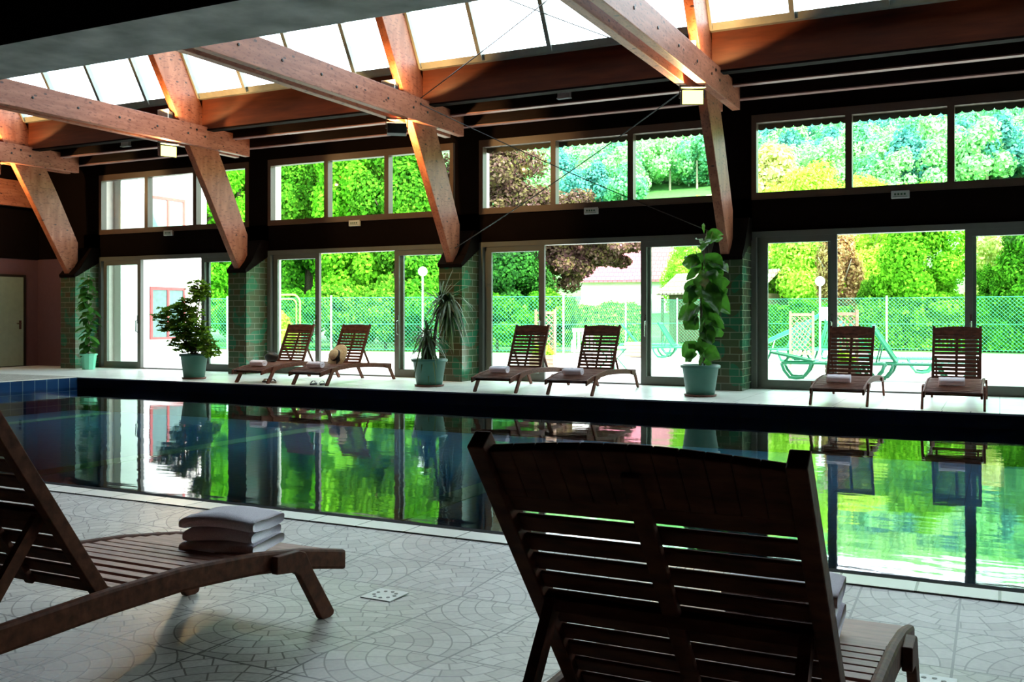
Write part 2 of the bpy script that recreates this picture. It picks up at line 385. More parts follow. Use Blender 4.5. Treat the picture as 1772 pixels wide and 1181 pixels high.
for (y, z0, lb) in ((14.9, 4.71, 'dark horizontal purlin with pink lower edge, nearer the skylight'), (15.4, 4.60, 'dark horizontal purlin with pink lower edge, nearer the windows')):
    t = thing('purlin', lb, 'beam', (0, y, z0), group='purlins under the low roof')
    MB().box(-20.6, 10.9, 0, .12, .02, 4.96-z0).build('timber', WD, t)
    MB().box(-20.6, 10.9, -.012, .12, 0, .02).build('lower_batten', PINKW, t)
struct(MB().box(-20.85, -20.7, -4, 16.05, 0, 2.54).build('wall_left', MAUVE))
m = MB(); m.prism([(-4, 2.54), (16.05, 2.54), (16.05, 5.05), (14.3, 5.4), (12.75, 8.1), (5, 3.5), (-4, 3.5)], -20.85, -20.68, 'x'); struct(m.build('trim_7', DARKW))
m = MB(); m.prism([(-4, 0), (16.05, 0), (16.05, 5.05), (14.3, 5.4), (12.75, 8.1), (5, 3.5), (-4, 3.5)], 11, 11.15, 'x'); struct(m.build('wall_right', DARKW))
struct(MB().box(-20.7, 11, -4.15, -4, 0, 3.5).build('wall_front', DARKW))
tag(MB().box(-20.66, -20.5, 10.0, 15.8, 3.75, 4.35).build('wall_beam', GLUB), 'orange timber beam against the left end wall', 'beam')

SX = [-18.87, -13.87, -8.87, -3.87, 1.13, 6.13]
SN = ['leftmost', 'second from left', 'middle', 'right-hand']
for q, x in enumerate(SX[:4]):
    if q < 4:
        lb = ['slanting timber strut at the left end above the rubber plant', 'slanting timber strut between the first two upper windows', 'slanting timber strut above the dracaena', 'slanting timber strut beside the lit floodlight above the fig'][q]
    else: lb = 'slanting timber strut beyond the right edge of the view'
    # strut profile (Y,z): underside and top side, tapering at the foot
    und = [(15.26, 2.08), (14.76, 2.92), (14.11, 4.02), (12.99, 5.91), (11.75, 8.0)]
    top = [(15.46, 2.12), (15.47, 2.85), (14.93, 3.91), (13.84, 5.86), (12.62, 8.0)]
    m = MB(); m.strip(und, top, x-.07, x+.07, 'x')
    tag(m.build('roof_strut', GLU, bevel=.01), lb, 'strut', 'slanting roof struts')
    lb = ['double timber tie beam at the far left', 'double timber tie beam left of the middle', 'double timber tie beam crossing the middle of the roof', 'double timber tie beam holding the brightest floodlight'][q] if q < 4 else 'double timber tie beam beyond the right edge'
    t = thing('tie_beam', lb, 'beam', (x, 12.8, 4.43), group='double tie beams')
    for s in (-1, 1):
        a, b = sorted((s*.075, s*.20)); MB().box(a, b, -4.4, 2.59, 0, .40).build('plank', GLUB, t, bevel=.008)
    m = MB()
    for y in [-2.4+.85*k for k in range(-2, 4)] + [.9, 1.12, 1.34, 1.12]:
        m.lathe([(0.022, 0), (0.022, .008), (0.012, .012)], 8)
        n = 24
        for k in range(n):
            p = m.v[-n+k]; m.v[-n+k] = (.2 + p[2], y + p[0], .2 + p[1] + (0.1 if y == 1.12 else 0))
    m.build('bolt_head', BLKM, t)['kind'] = 'stuff'

# skylight: bottom rail, mullions, panes
rail = MB().prism([(gy(5.36)-.03, 5.36), (14.36, 5.36), (14.30, 5.46), (gy(5.46)-.02, 5.46)], -20.7, 11, 'x')
k = 0
xs = []
for a, b in zip(SX[:-1], SX[1:]):
    for n in range(4): xs.append((a+(b-a)*n/4, n == 0))
d = Vector((0, -1/SL, 1)).normalized(); nrm = Vector((0, d.z, -d.y))
root = bpy.data.objects.new('window_9', None); C.objects.link(root); struct(root)
rail.build('bottom_rail', SKYF, root)
for x, strut in xs:
    ys = []
    wdt = .035 if not strut else .11
    m = MB(); m.prism([(gy(5.4)-.04, 5.36), (gy(5.4)+.05, 5.46), (gy(8.0)+.05, 8.0), (gy(8.0)-.04, 8.0)], x-wdt, x+wdt, 'x')
    m.build('mullion', SKYF, root)
    m = MB(); x1 = x+1.25
    m.prism([(gy(5.44), 5.44), (gy(5.44)+.012, 5.44), (gy(8.0)+.012, 8.0), (gy(8.0), 8.0)], x+wdt, x1-.035, 'x')
    m.build('pane', SKYG, root)

# ---------------------------------------------------------------- windows and doors
def bay(q, a):
    r = struct(bpy.data.objects.new('window_%d' % (q+1), None)); C.objects.link(r); r.location = (a, FY, 0)
    W = 4.45
    m = MB(); m.box(0, W, -.03, .12, 3.06, 3.17); m.box(0, W, -.03, .12, 4.30, 4.43)
    m.box(0, .08, -.03, .12, 3.17, 4.30); m.box(W-.08, W, -.03, .12, 3.17, 4.30)
    for x in (1.50, 2.95): m.box(x-.05, x+.05, -.03, .12, 3.17, 4.30)
    m.build('window_frame', BROWNF, r)
    for x0, x1 in ((.08, 1.45), (1.55, 2.90), (3.0, W-.08)): MB().box(x0, x1, .03, .045, 3.17, 4.30).build('pane', GLASS, r)
    r = struct(bpy.data.objects.new('door_%d' % (q+1), None)); C.objects.link(r); r.location = (a, FY, 0)
    m = MB(); m.box(0, W, -.04, .13, 2.45, 2.54); m.box(0, .08, -.04, .13, 0, 2.45); m.box(W-.08, W, -.04, .13, 0, 2.45); m.box(.08, W-.08, -.02, .13, 0, .025)
    m.build('outer_frame', ALU, r)
    for (x0, x1, yy, nm, hx) in ((.08, 1.28, .05, 'fixed_panel', None), (3.19, W-.08, .05, 'fixed_panel', None), (.16, 1.33, -.03, 'sliding_leaf', 1.25), (3.14, W-.16, -.03, 'sliding_leaf', 3.22)):
        m = MB(); s = .10
        m.box(x0, x0+s, yy, yy+.055, .025, 2.45); m.box(x1-s, x1, yy, yy+.055, .025, 2.45)
        m.box(x0+s, x1-s, yy, yy+.055, .025, .15); m.box(x0+s, x1-s, yy, yy+.055, 2.35, 2.45)
        p = m.build(nm, ALU, r)
        MB().box(x0+s, x1-s, yy+.02, yy+.03, .15, 2.35).build('pane', GLASS, p)
        if hx:
            h = MB().tube([(hx, yy, .82), (hx, yy-.06, .84), (hx, yy-.06, 1.08), (hx, yy, 1.10)], .011, 8)
            h.box(hx-.015, hx+.015, yy-.012, yy, 1.02, 1.2); h.build('handle', CHROME if q else BLKM, p)
for q, a in enumerate([-18.6, -13.62, -8.62, -3.6, 1.4]): bay(q, a)
# scalloped awning edges outside the two right-hand window bands
for a, lb in ((-8.62, 'rolled awning with scalloped edge above the upper window with the copper beech'), (-3.6, 'rolled awning with scalloped edge above the right-hand upper window')):
    t = thing('awning', lb, 'awning', (a, 16.06, 4.22))
    MB().box(.05, 4.4, 0, .18, .12, .35).build('cassette', WPLAS, t)
    m = MB(); n = 30; wd = 4.35/n
    for k in range(n):
        x = .05+k*wd; pts = [(x, .14), (x+wd, .14)] + [(x+wd/2+wd/2*math.cos(th), .03-.04*math.sin(th)) for th in np.linspace(0, PI, 7)]
        m.prism(pts, 0.0, .008, 'y')
    m.build('scalloped_valance', plain('brown_awning_cloth', (0.10, 0.07, 0.05), 0.8), t)
# emergency lights and vents
for x, lb in ((-16.42, 'small white emergency light under the leftmost upper window'), (-11.42, 'small white emergency light under the second upper window'), (-6.39, 'small white emergency light under the beech window'), (-1.35, 'small white emergency light under the rightmost upper window')):
    t = thing('emergency_light', lb, 'emergency light', (x, FY, 3.02), group='emergency lights under the upper windows')
    MB().box(-.13, .13, -.05, 0, -.06, .06).build('casing', WHITEP, t, bevel=.008)
    m = MB()
    for k in range(4): m.box(-.085+k*.045, -.085+k*.045+.028, -.053, -.05, -.012, .018)
    m.box(-.10, .10, -.053, -.05, -.035, -.028)
    m.build('sign_marks', plain('dark_green_print', (0.03, 0.12, 0.06), 0.5), t)
for x, lb in ((-16.6, 'small grey box on the purlin above the leftmost window'), (-6.46, 'small grey box on the purlin above the beech window')):
    t = thing('junction_box', lb, 'junction box', (x, 14.82, 4.80), group='grey boxes on the purlin')
    MB().box(-.11, .11, 0, .08, -.0, .13).build('casing', GREY, t, bevel=.006); MB().box(-.12, .12, -.01, .08, -.02, 0).build('rim', WHITEP, t)
# end door
r = struct(bpy.data.objects.new('door_6', None)); C.objects.link(r); r.location = (-20.7, 15.0, 0)
MB().box(0, .06, -.5, .52, 0.01, 2.16).build('door_frame', BLKM, r)
MB().box(.02, .08, -.44, .44, 0.02, 2.10).build('door_leaf', DOORG, r)
m = MB().tube([(.08, .35, 1.01), (.13, .35, 1.01), (.13, .23, 1.01)], .012, 8); m.box(.08, .09, .32, .38, .88, 1.08); m.build('door_handle', CHROME, r)
struct(MB().box(-20.7, -20.67, -3.9, 14.5, 0, .08).build('baseboard_left', DARKW))

# bracing cables
def cable(a, b, lb):
    m = MB(); A = Vector(a); B = Vector(b); n = 14
    m.tube([A.lerp(B, k/n)-Vector((0, 0, .05*math.sin(PI*k/n))) for k in range(n+1)], .008, 6)
    
    tag(m.build('bracing_cable', BLKM), lb, 'cable', 'crossed bracing cables')
cable((-8.66, 13.9, 4.72), (-3.96, 15.32, 2.45), 'thin bracing cable sloping down right in front of the beech window')
cable((-4.08, 13.85, 4.5), (-8.78, 15.25, 2.40), 'thin bracing cable sloping down left in front of the beech window')
cable((-8.66, 13.9, 4.82), (-3.96, 13.1, 7.05), 'thin bracing cable rising right across the skylight')
cable((-4.08, 13.9, 4.84), (-8.78, 13.1, 7.05), 'thin bracing cable rising left across the skylight')

# ---------------------------------------------------------------- floodlights
def emat(name, col, st):
    t = NT(name); e = t.n('ShaderNodeEmission'); e.inputs[0].default_value = (*col, 1); e.inputs[1].default_value = st; return t.done(e.outputs[0])
LAMPE = emat('lit_halogen_glass', (1.0, 0.90, 0.18), 2.6)
def flood(x, y, z, rz, lb, on=True, power=60, tilt=0.0):
    t = thing('floodlight', lb, 'floodlight', (x, y, z), rz, 'floodlights under the tie beams')
    t.rotation_euler = (tilt, 0, rz)
    m = MB(); m.prism([(-.10, -.08), (.02, -.11), (.02, .11), (-.10, .08)], -.16, .16, 'x'); m.build('housing', BLKM, t, bevel=.01)
    MB().box(-.145, .145, .021, .026, -.095, .095).build('lamp_glass', LAMPE if on else GLASS, t)
    m = MB(); m.prism([(.02, .115), (.10, .125), (.10, .13), (.02, .125)], -.17, .17, 'x'); m.build('visor', WHITEP, t)
    m = MB(); m.tube([(-.175, -.04, 0), (-.175, -.04, .17), (.175, -.04, .17), (.175, -.04, 0)], .010, 6); m.build('bracket', BLKM, t)
    L = bpy.data.lights.new('lamp_light', 'SPOT'); L.energy = power; L.color = (1.0, 0.62, 0.25); L.spot_size = math.radians(165); L.shadow_soft_size = .015
    lo = bpy.data.objects.new('lamp_light', L); C.objects.link(lo); lo.parent = t; lo.location = (0, .05, 0); lo.rotation_euler = (PI/2, 0, 0) 
    lo.rotation_euler = Vector((0, -1, 0)).to_track_quat('Z', 'Y').to_euler()
    return t
flood(-3.87, 13.42, 4.25, PI*1.0+.45, 'brightly lit floodlight under the right-hand tie beam', True, 120)
flood(-13.87, 13.40, 4.25, PI*1.0+1.15, 'smaller lit floodlight under the second tie beam from the left', True, 90)
flood(-8.87, 13.50, 4.25, .6, 'dark-backed floodlight under the middle tie beam', True, 120)
flood(-18.87, 13.40, 4.25, .6, 'floodlight under the leftmost tie beam at the picture edge', True, 90)
for x, lb in ((-13.93, 'white uplighter standing on the second tie beam from the left'), (-8.93, 'white uplighter standing on the middle tie beam'), (-3.93, 'white uplighter standing on the right-hand tie beam'), (-18.93, 'white uplighter standing on the leftmost tie beam')):
    t = thing('uplighter', lb, 'uplighter', (x, 13.42, 4.83), group='uplighters on top of the tie beams')
    MB().box(-.13, .13, -.10, -.07, 0, .20).build('lamp_face', WHITEP, t, bevel=.006)
    MB().prism([(-.07, .02), (.03, .05), (.03, .15), (-.07, .18)], -.12, .12, 'x').build('housing', BLKM, t)
    L = bpy.data.lights.new('uplight', 'SPOT'); L.energy = 45; L.color = (1.0, 0.55, 0.2); L.spot_size = math.radians(140); L.shadow_soft_size = .015
    lo = bpy.data.objects.new('uplight', L); C.objects.link(lo); lo.parent = t; lo.location = (.20, -.14, .12)
    lo.rotation_euler = Vector((.1, -.5, -1)).to_track_quat('Z', 'Y').to_euler()

# ---------------------------------------------------------------- sun loungers
HX = 1.17      # hinge distance from the foot
def make_lounger(elev, label, group=None):
    t = thing('sun_lounger', label, 'sun lounger', group=group)
    def rt(y):
        P = [(0, .235), (.12, .262), (.27, .292), (.55, .33), (.87, .352), (1.2, .35), (1.6, .335), (2.14, .30)]
        ys = [p[0] for p in P]; return float(np.interp(y, ys, [p[1] for p in P]))
    for s in (-1, 1):
        n = 24; ys = [2.14*k/n for k in range(n+1)]
        top = [(y, rt(y)) for y in ys]; bot = [(y, rt(y)-.082) for y in ys]
        a, b = sorted((s*.31, s*.34))
        MB().strip(top, bot, a, b, 'x').build('side_rail', TEAK, t, bevel=.012)
    m = MB()
    y = .035
    while y < HX-.03:
        z = rt(y+.02)-.010; m.box(-.31, .31, y, y+.038, z-.024, z); y += .0625
    m.build('seat', SEATW, t)
    for y in (.10, 1.0, 1.55, 2.05): MB().box(-.31, .31, y, y+.035, rt(y)-.075, rt(y)-.035).build('cross_rail', TEAK, t)
    for s in (-1, 1):
        a, b = sorted((s*.34, s*.368))
        # dog-legged front leg
        MB().prism([(.46, .30), (.33, .298), (.295, .285), (.25, .21), (.115, .020), (.12, .006), (.14, 0), (.18, 0), (.195, .008), (.33, .205), (.36, .222), (.46, .235)], a, b, 'x').build('leg', TEAK, t, bevel=.004)
        MB().prism([(1.86, .29), (2.04, .285), (2.22, .012), (2.21, 0), (2.16, 0), (2.145, .012), (2.0, .21), (1.86, .235)], a, b, 'x').build('leg', TEAK, t, bevel=.004)
    e = math.radians(elev); M = Matrix.Translation((0, HX, .325)) @ Matrix.Rotation(e, 4, 'X')
    Lb = .78
    m = MB()
    for s in (-1, 1):
        a, b = sorted((s*.305, s*.270)); m.box(a, b, 0, Lb, -.022, .022, M)
    m.box(-.018, .018, .02, Lb-.05, -.022, -.004, M)
    for k in range(11): m.box(-.27, .27, .008+k*.0585, .008+k*.0585+.0440, -.005, .006, M)
    # arched top rail with rounded ears left by the stiles
    n = 12; xx = [-.27+.54*k/n for k in range(n+1)]
    for k in range(n):
        z0 = Lb-.022+.022*math.sin(PI*k/n); z1 = Lb-.022+.022*math.sin(PI*(k+1)/n)
        vs = [M @ Vector(p) for p in ((xx[k], Lb-.140, -.010), (xx[k+1], Lb-.140, -.010), (xx[k+1], z1, -.010), (xx[k], z0, -.010), (xx[k], Lb-.140, .012), (xx[k+1], Lb-.140, .012), (xx[k+1], z1, .012), (xx[k], z0, .012))]
        m.add(vs, [(0, 3, 2, 1), (4, 5, 6, 7), (0, 1, 5, 4), (2, 3, 7, 6), (0, 4, 7, 3), (1, 2, 6, 5)])
    m.build('backrest', TEAK, t, bevel=.003)
    # prop: from the stile at 45% down to the rails behind
    p = M @ Vector((0, Lb*.42, -.02)); q = Vector((0, p.y+.20, .30))
    dd = (q-p).normalized(); nn = Vector((0, -dd.z, dd.y))*.018
    m = MB()
    for s in (-1, 1):
        a, b = sorted((s*.245, s*.268))
        m.prism([((p+nn).y, (p+nn).z), ((q+nn).y, (q+nn).z), ((q-nn).y, (q-nn).z), ((p-nn).y, (p-nn).z)], a, b, 'x')
    m.box(-.31, .31, q.y-.02, q.y+.02, .28, .31); m.box(-.27, .27, p.y-.012, p.y+.012, p.z-.012, p.z+.012)
    m.build('backrest_prop', TEAK, t)
    return t
G6 = 'wooden loungers along the garden doors'
far = [(-11.72, 'slatted wooden lounger with a small black bag, leftmost by the doors'), (-10.46, 'slatted wooden lounger with a straw hat leaning on its seat'),
       (-6.92, 'slatted wooden lounger left of the pair in front of the beech door'), (-5.68, 'slatted wooden lounger nearest the fig, right of its pair'),
       (-1.88, 'slatted wooden lounger in front of the lattice screen at right'), (-.52, 'slatted wooden lounger at the far right by the doors')]
p0 = make_lounger(64, far[0][1], G6)
FAR = []
for k, (x, lb) in enumerate(far):
    o = p0 if k == 0 else dup(p0)
    o.location = (x, 13.10, 0); o['label'] = lb; FAR.append(o)
o = make_lounger(57, 'dark wooden lounger in the left foreground seen from its side'); o.location = (-2.72, 3.25, 0); o.rotation_euler.z = PI
nl = o
o = make_lounger(51.2, 'nearly black wooden lounger in the foreground seen from behind'); o.location = (-.573, 3.23, 0); o.rotation_euler.z = PI
for t in (nl, o): t.location.z = -.0295; t.rotation_euler.x = .0137

# ---------------------------------------------------------------- towels
def roll(loc, lb, rz=0):
    m = MB(); n = 90; L = .30
    pts = []
    for k in range(n+1):
        a = 2*PI*3.2*k/n; r = .018+.044*k/n; pts.append((r*math.cos(a)*1.1, r*math.sin(a)*.92))
    nx = 10
    for ix in range(nx+1):
        x = -L/2+L*ix/nx; w_ = 1+.03*math.sin(ix*2.1)
        for (a, b) in pts: m.v.append((x, a*w_, .057+b*w_))
    for ix in range(nx):
        for k in range(n):
            a = ix*(n+1)+k; m.f.append((a, a+1, a+n+2, a+n+1))
    o = m.build('rolled_towel', TOWEL, smooth=True, loc=loc, rz=rz)
    md = o.modifiers.new('thick', 'SOLIDIFY'); md.thickness = .011
    return tag(o, lb, 'towel', 'rolled towels on the far loungers')
for (x, lb), nm in zip(far, ['rolled white towel on the foot of the lounger with the black bag', 'rolled white towel on the foot of the lounger with the straw hat', 'rolled white towel on the left lounger of the beech-door pair', 'rolled white towel on the lounger nearest the fig', 'rolled white towel on the lounger before the lattice screen', 'rolled white towel on the rightmost lounger']):
    roll((x-.02, 13.10+.33, .289), nm, random.Random(x).uniform(-.08, .08))
def folded(loc, rz, lb, w=.42, d=.26):
    random.seed(5)
    m = MB(); H = .125; nl_ = 3; lh = H/nl_
    for l in range(nl_):
        z0 = l*lh
        def fn(u, v, l=l, z0=z0):
            # closed rounded cross-section (v around), swept along x (u)
            a = 2*PI*v; x = (u-.5)*(w-.02*(l % 2))
            cy = math.copysign(abs(math.cos(a))**.4, math.cos(a)); cz = math.copysign(abs(math.sin(a))**.55, math.sin(a))
            y = cy*(d/2 - .008*(l % 2)) ; z = z0+lh/2+cz*lh*.56
            z += (.010*(1-(x/(w/2))**2)*(1-(y/(d/2))**2) if l == nl_-1 else 0)
            z += .005*math.sin(x*17+l)+.004*math.sin(y*23+l*2) - .005*(abs(x)/(w/2))**4
            if u in (0.0, 1.0): y *= .97; z = z0+lh/2+(z-z0-lh/2)*.8
            return (x, y, z)
        m.grid(fn, 16, 28)
        b = len(m.v)-17*29
        m.f.append(tuple(b+k for k in range(28))); m.f.append(tuple(b+16*29+k for k in range(28))[::-1])
    o = m.build('folded_towel', TOWEL, smooth=True, loc=loc, rz=rz)
    return tag(o, lb, 'towel', 'folded towels on the near loungers')
folded((-2.57, 2.80, .312-.02), .22, 'folded white towel on the left foreground lounger', w=.30, d=.25)
folded((-.53, 2.74, .322-.01), .05, 'folded white towel half hidden behind the near black lounger back', w=.30)

# hat, bag, shoes
t = thing('straw_hat', 'beige straw hat with a black ribbon on the second lounger', 'hat', (-10.47, 14.02, .47))
t.rotation_euler = (math.radians(62), math.radians(20), math.radians(-25))
STR = plain('woven_straw', (0.58, 0.48, 0.28), 0.8, var=0.25, scale=60, bump=0.6)
m = MB(); pr = [(.235, -.02), (.225, 0.0), (.16, .012), (.105, .02), (.100, .07), (.088, .115), (.055, .135), (.012, .14)]
m.lathe(pr, 32); m.build('straw_body', STR, t, smooth=True)
m = MB().lathe([(.106, .022), (.110, .03), (.107, .062), (.101, .066)], 32)
m.prism([(.09, -.05), (.16, -.11), (.19, -.02), (.11, .03)], .022, .03, 'z'); m.build('ribbon', plain('black_ribbon', (.01, .01, .012), .5), t, smooth=False)
t = thing('handbag', 'small soft black handbag on the leftmost lounger by the doors', 'bag', (-11.88, 13.98, .345))
m = MB(); m.grid(lambda u, v: (.15*math.sin(PI*u)*math.cos(2*PI*v)*(1-.2*math.cos(2*PI*v)), .08*math.sin(PI*u)*math.sin(2*PI*v), .085-.085*math.cos(PI*u)*(1+.1*math.sin(4*PI*v))), 14, 20)
bm_ = plain('black_leather', (.012, .013, .010), .4); m.build('bag_body', bm_, t, smooth=True)
MB().tube([(-.12+.08*math.cos(a)-.02, 0, .10+.09*math.sin(a)) for a in np.linspace(.3, 3.3, 12)], .006, 6).build('strap', bm_, t)
def sandal(x, y, rz, sole, strap, lb, nm='flip_flop'):
    t = thing(nm, lb, 'sandal', (x, y, 0), rz)
    pts = [(.045*math.sin(a)*(1.0+.25*math.cos(a)), .125*math.cos(a)) for a in np.linspace(0, 2*PI, 25)[:-1]]
    MB().prism(pts, 0, .022, 'z').build('sole', sole, t)
    m = MB(); m.grid(lambda u, v: ((u-.5)*.10, .02+(v-.5)*.07, .022+.042*math.sin(PI*u)), 10, 4)
    s = m.build('strap', strap, t, smooth=True); md = s.modifiers.new('t', 'SOLIDIFY'); md.thickness = .005
BL = plain('black_rubber', (.015, .015, .02), .6); WS = plain('white_strap', (.6, .62, .7), .5); TN = plain('tan_sole', (.30, .25, .18), .7)
sandal(-11.62, 13.52, 1.3, BL, TN, 'dark flip-flop under the lounger with the black bag, left of its pair')
sandal(-11.46, 13.50, 1.1, TN, BL, 'tan-soled flip-flop under the lounger with the black bag, right of its pair')
sandal(-10.52, 13.42, .3, BL, WS, 'black and white sandal beneath the straw-hat lounger, left of its pair')
sandal(-10.36, 13.46, .5, BL, WS, 'black and white sandal beneath the straw-hat lounger, beside its leg')

# floor drains
def drain(x, y, z, lb):
    t = thing('floor_drain', lb, 'drain', (x, y, z), 0, 'floor drains')
    m = MB().box(-.075, .075, -.075, .075, 0, .004); m.build('grate', plain('pale_drain_steel', (.6, .62, .62), .3), t)
    h = MB()
    for k in range(9):
        a = 2*PI*k/9; h.lathe([(.008, .004), (.008, .0055)], 10, (.048*math.cos(a), .048*math.sin(a), 0))
    h.build('drain_holes', BLKM, t)
drain(-2.36, 3.50, -.043, 'round-holed floor drain near the middle of the near deck')
drain(-.20, 3.44, -.040, 'square white floor drain beside the near lounger foot')

# ---------------------------------------------------------------- leaves
rng = np.random.default_rng(7)
def quads(name, cen, nrm, size, mat, aspect=1.6, fold=True, updir=None):
    """one leaf per centre: a small pointed leaf blade (6 vertices, two faces) oriented by its normal"""
    n = len(cen); nrm = nrm/np.maximum(np.linalg.norm(nrm, axis=1, keepdims=True), 1e-6)
    rnd = rng.normal(size=(n, 3)) if updir is None else np.broadcast_to(updir, (n, 3)) + rng.normal(size=(n, 3))*.35
    a = np.cross(nrm, rnd); a /= np.maximum(np.linalg.norm(a, axis=1, keepdims=True), 1e-6)
    b = np.cross(nrm, a)
    s = size*(0.65+0.7*rng.random((n, 1)))
    L = b*s*aspect/2; W = a*s/2
    P = np.stack([cen-L, cen-L*.15+W, cen+L, cen-L*.15-W], 1).reshape(-1, 3)
    me = bpy.data.meshes.new(name); me.vertices.add(4*n); me.vertices.foreach_set('co', P.astype('f').ravel())
    me.loops.add(4*n); me.loops.foreach_set('vertex_index', np.arange(4*n, dtype='i'))
    me.polygons.add(n); me.polygons.foreach_set('loop_start', np.arange(0, 4*n, 4, dtype='i')); me.polygons.foreach_set('loop_total', np.full(n, 4, 'i'))
    me.materials.append(mat); me.update(calc_edges=True); me.validate()
    return me
def blob_pts(n, c, r, seed=0, shell=.55, lumps=12, lump=.33):
    """points gathered in lumps over an ellipsoid's surface, so the crown reads as leafy masses with dark gaps"""
    g = np.random.default_rng(seed)
    lc = g.normal(size=(lumps, 3)); lc /= np.linalg.norm(lc, axis=1, keepdims=True)
    lc[:, 2] = np.where(lc[:, 2] < -.75, -lc[:, 2], lc[:, 2])
    lc *= (shell+(1-shell)*g.random((lumps, 1)))
    k = g.integers(0, lumps, n); d = g.normal(size=(n, 3)); d /= np.linalg.norm(d, axis=1, keepdims=True)
    rr = lump*(.55+.45*g.random((n, 1)))
    p = lc[k]*.80 + d*rr
    return np.array(c)+p*np.array(r), (d*.9 + lc[k]*.5 + g.normal(size=(n, 3))*.45)
def leafobj(name, me, parent=None, loc=None):
    o = bpy.data.objects.new(name, me); C.objects.link(o)
    if parent: o.parent = parent
    if loc is not None: o.location = loc
    return o

# foliage colours
L_BRIGHT = leafmat('bright_green_leaves', [(0.031, 0.150, 0.007), (0.100, 0.375, 0.015), (0.250, 0.625, 0.037)], .4)
L_CONI = leafmat('conifer_leaves', [(.012, .06, .006), (.055, .22, .012), (.17, .42, .03)], .35)
L_COPPER = leafmat('copper_beech_leaves', [(.045, .022, .022), (.10, .05, .045), (.13, .11, .035), (.28, .14, .16)], .3)
L_YELLOW = leafmat('yellow_green_leaves', [(0.200, 0.400, 0.025), (0.413, 0.650, 0.075), (0.650, 0.825, 0.175)], .45)
L_PALE = leafmat('pale_cream_leaves', [(.30, .38, .07), (.52, .52, .20), (.70, .62, .40)], .45)
L_HEDGE = leafmat('hedge_leaves', [(.04, .20, .015), (.13, .42, .03), (.32, .62, .09)], .4, noise_scale=2)
L_FOREST = [leafmat('hazed_forest_leaves_%s' % n, c, .3, noise_scale=.12) for n, c in (('a', [(0.041, 0.203, 0.121), (0.135, 0.432, 0.216), (0.297, 0.648, 0.324)]), ('b', [(0.034, 0.149, 0.176), (0.081, 0.297, 0.270), (0.176, 0.459, 0.365)]), ('c', [(0.095, 0.324, 0.135), (0.270, 0.594, 0.243), (0.486, 0.783, 0.365)]))]  # blue-green cast puts distance haze into the leaf colours
L_DARK = leafmat('dark_green_leaves', [(.012, .05, .015), (.03, .11, .02), (.06, .22, .03)], .3)

def crown(name, specs, size, mat, aspect=1.5, seed=1):
    cs, ns = [], []
    for k, (n, c, r, lumps, lump) in enumerate(specs):
        a, b = blob_pts(n, c, r, seed*31+k, lumps=lumps, lump=lump); cs.append(a); ns.append(b)
    return quads(name, np.concatenate(cs), np.concatenate(ns), size, mat, aspect)
def trunk_mb(h, r, seed=0, branches=5, spread=1.5):
    g = random.Random(seed); m = MB()
    m.tube([(0, 0, -.3), (.05*r, 0, h*.3), (g.uniform(-.2, .2), g.uniform(-.2, .2), h*.65), (g.uniform(-.3, .3), 0, h)], [r*1.2, r, r*.75, r*.3], 8)
    for k in range(branches):
        a = g.uniform(0, 2*PI); z = h*g.uniform(.35, .8)
        m.tube([(0, 0, z), (math.cos(a)*spread*.5, math.sin(a)*spread*.5, z+h*.10), (math.cos(a)*spread, math.sin(a)*spread, z+h*.22)], [r*.45, r*.3, r*.1], 6)
    return m
def tree(name, label, cat, x, y, z, crown_me, trunk_me, s=1.0, rz=0.0, group=None, tm=BARK):
    t = thing(name, label, cat, (x, y, z), rz, group); t.scale = (s, s, s)
    leafobj('crown', crown_me, t); leafobj('trunk', trunk_me, t); return t

# ---------------------------------------------------------------- indoor plants
def pot(t, r, h, mat, saucer=True, octo=False):
    m = MB(); n = 10 if octo else 36
    b = .022 if saucer else 0
    m.lathe([(r*.68, b), (r*.72, b+.01), (r*.92, h*.90), (r*1.0, h*.90), (r*1.02, h*.93), (r*1.02, h*.985), (r*.99, h), (r*.90, h), (r*.88, h*.90), (r*.2, h*.90)], n)
    m.build('pot', mat, t, smooth=not octo)
    MB().lathe([(r*.86, h*.85), (r*.5, h*.90), (.01, h*.905)], 24).build('soil', SOIL, t, smooth=True)
    if saucer: MB().lathe([(r*.62, 0), (r*.80, .004), (r*.84, .03), (r*.80, .032), (r*.76, .012), (.01, .010)], 32).build('saucer', SAUC, t, smooth=True)
def blade(m, base, direction, L, W, droop=.5, cup=.25, nu=8, nv=4, shape='obovate', roll_=0.0, wave=0.0):
    d = Vector(direction).normalized(); up = Vector((0, 0, 1)); side = d.cross(up)
    side = side.normalized() if side.length > .05 else Vector((1, 0, 0))
    side = (Matrix.Rotation(roll_, 3, d) @ side); nr = side.cross(d).normalized()
    B = Vector(base)
    def fn(u, v):
        if shape == 'obovate': w_ = W/2*(math.sin(PI*min(1, u**.8))**.55)*(.62+.38*math.sin(PI*(u*1.2-.25))) if 0 < u < 1 else .002
        elif shape == 'oval': w_ = W/2*max(.03, math.sin(PI*u)**.7)
        else: w_ = W/2*(1-u)**.6*min(1, .5+u*3)
        t_ = (v-.5)*2
        p = B + d*(L*u*(1-.12*droop*u)) + up*(-droop*L*u*u*.55) + side*(w_*t_) + nr*(cup*w_*abs(t_)+wave*math.sin(u*14+t_*3)*w_)
        return p
    m.grid(fn, nu, nv)
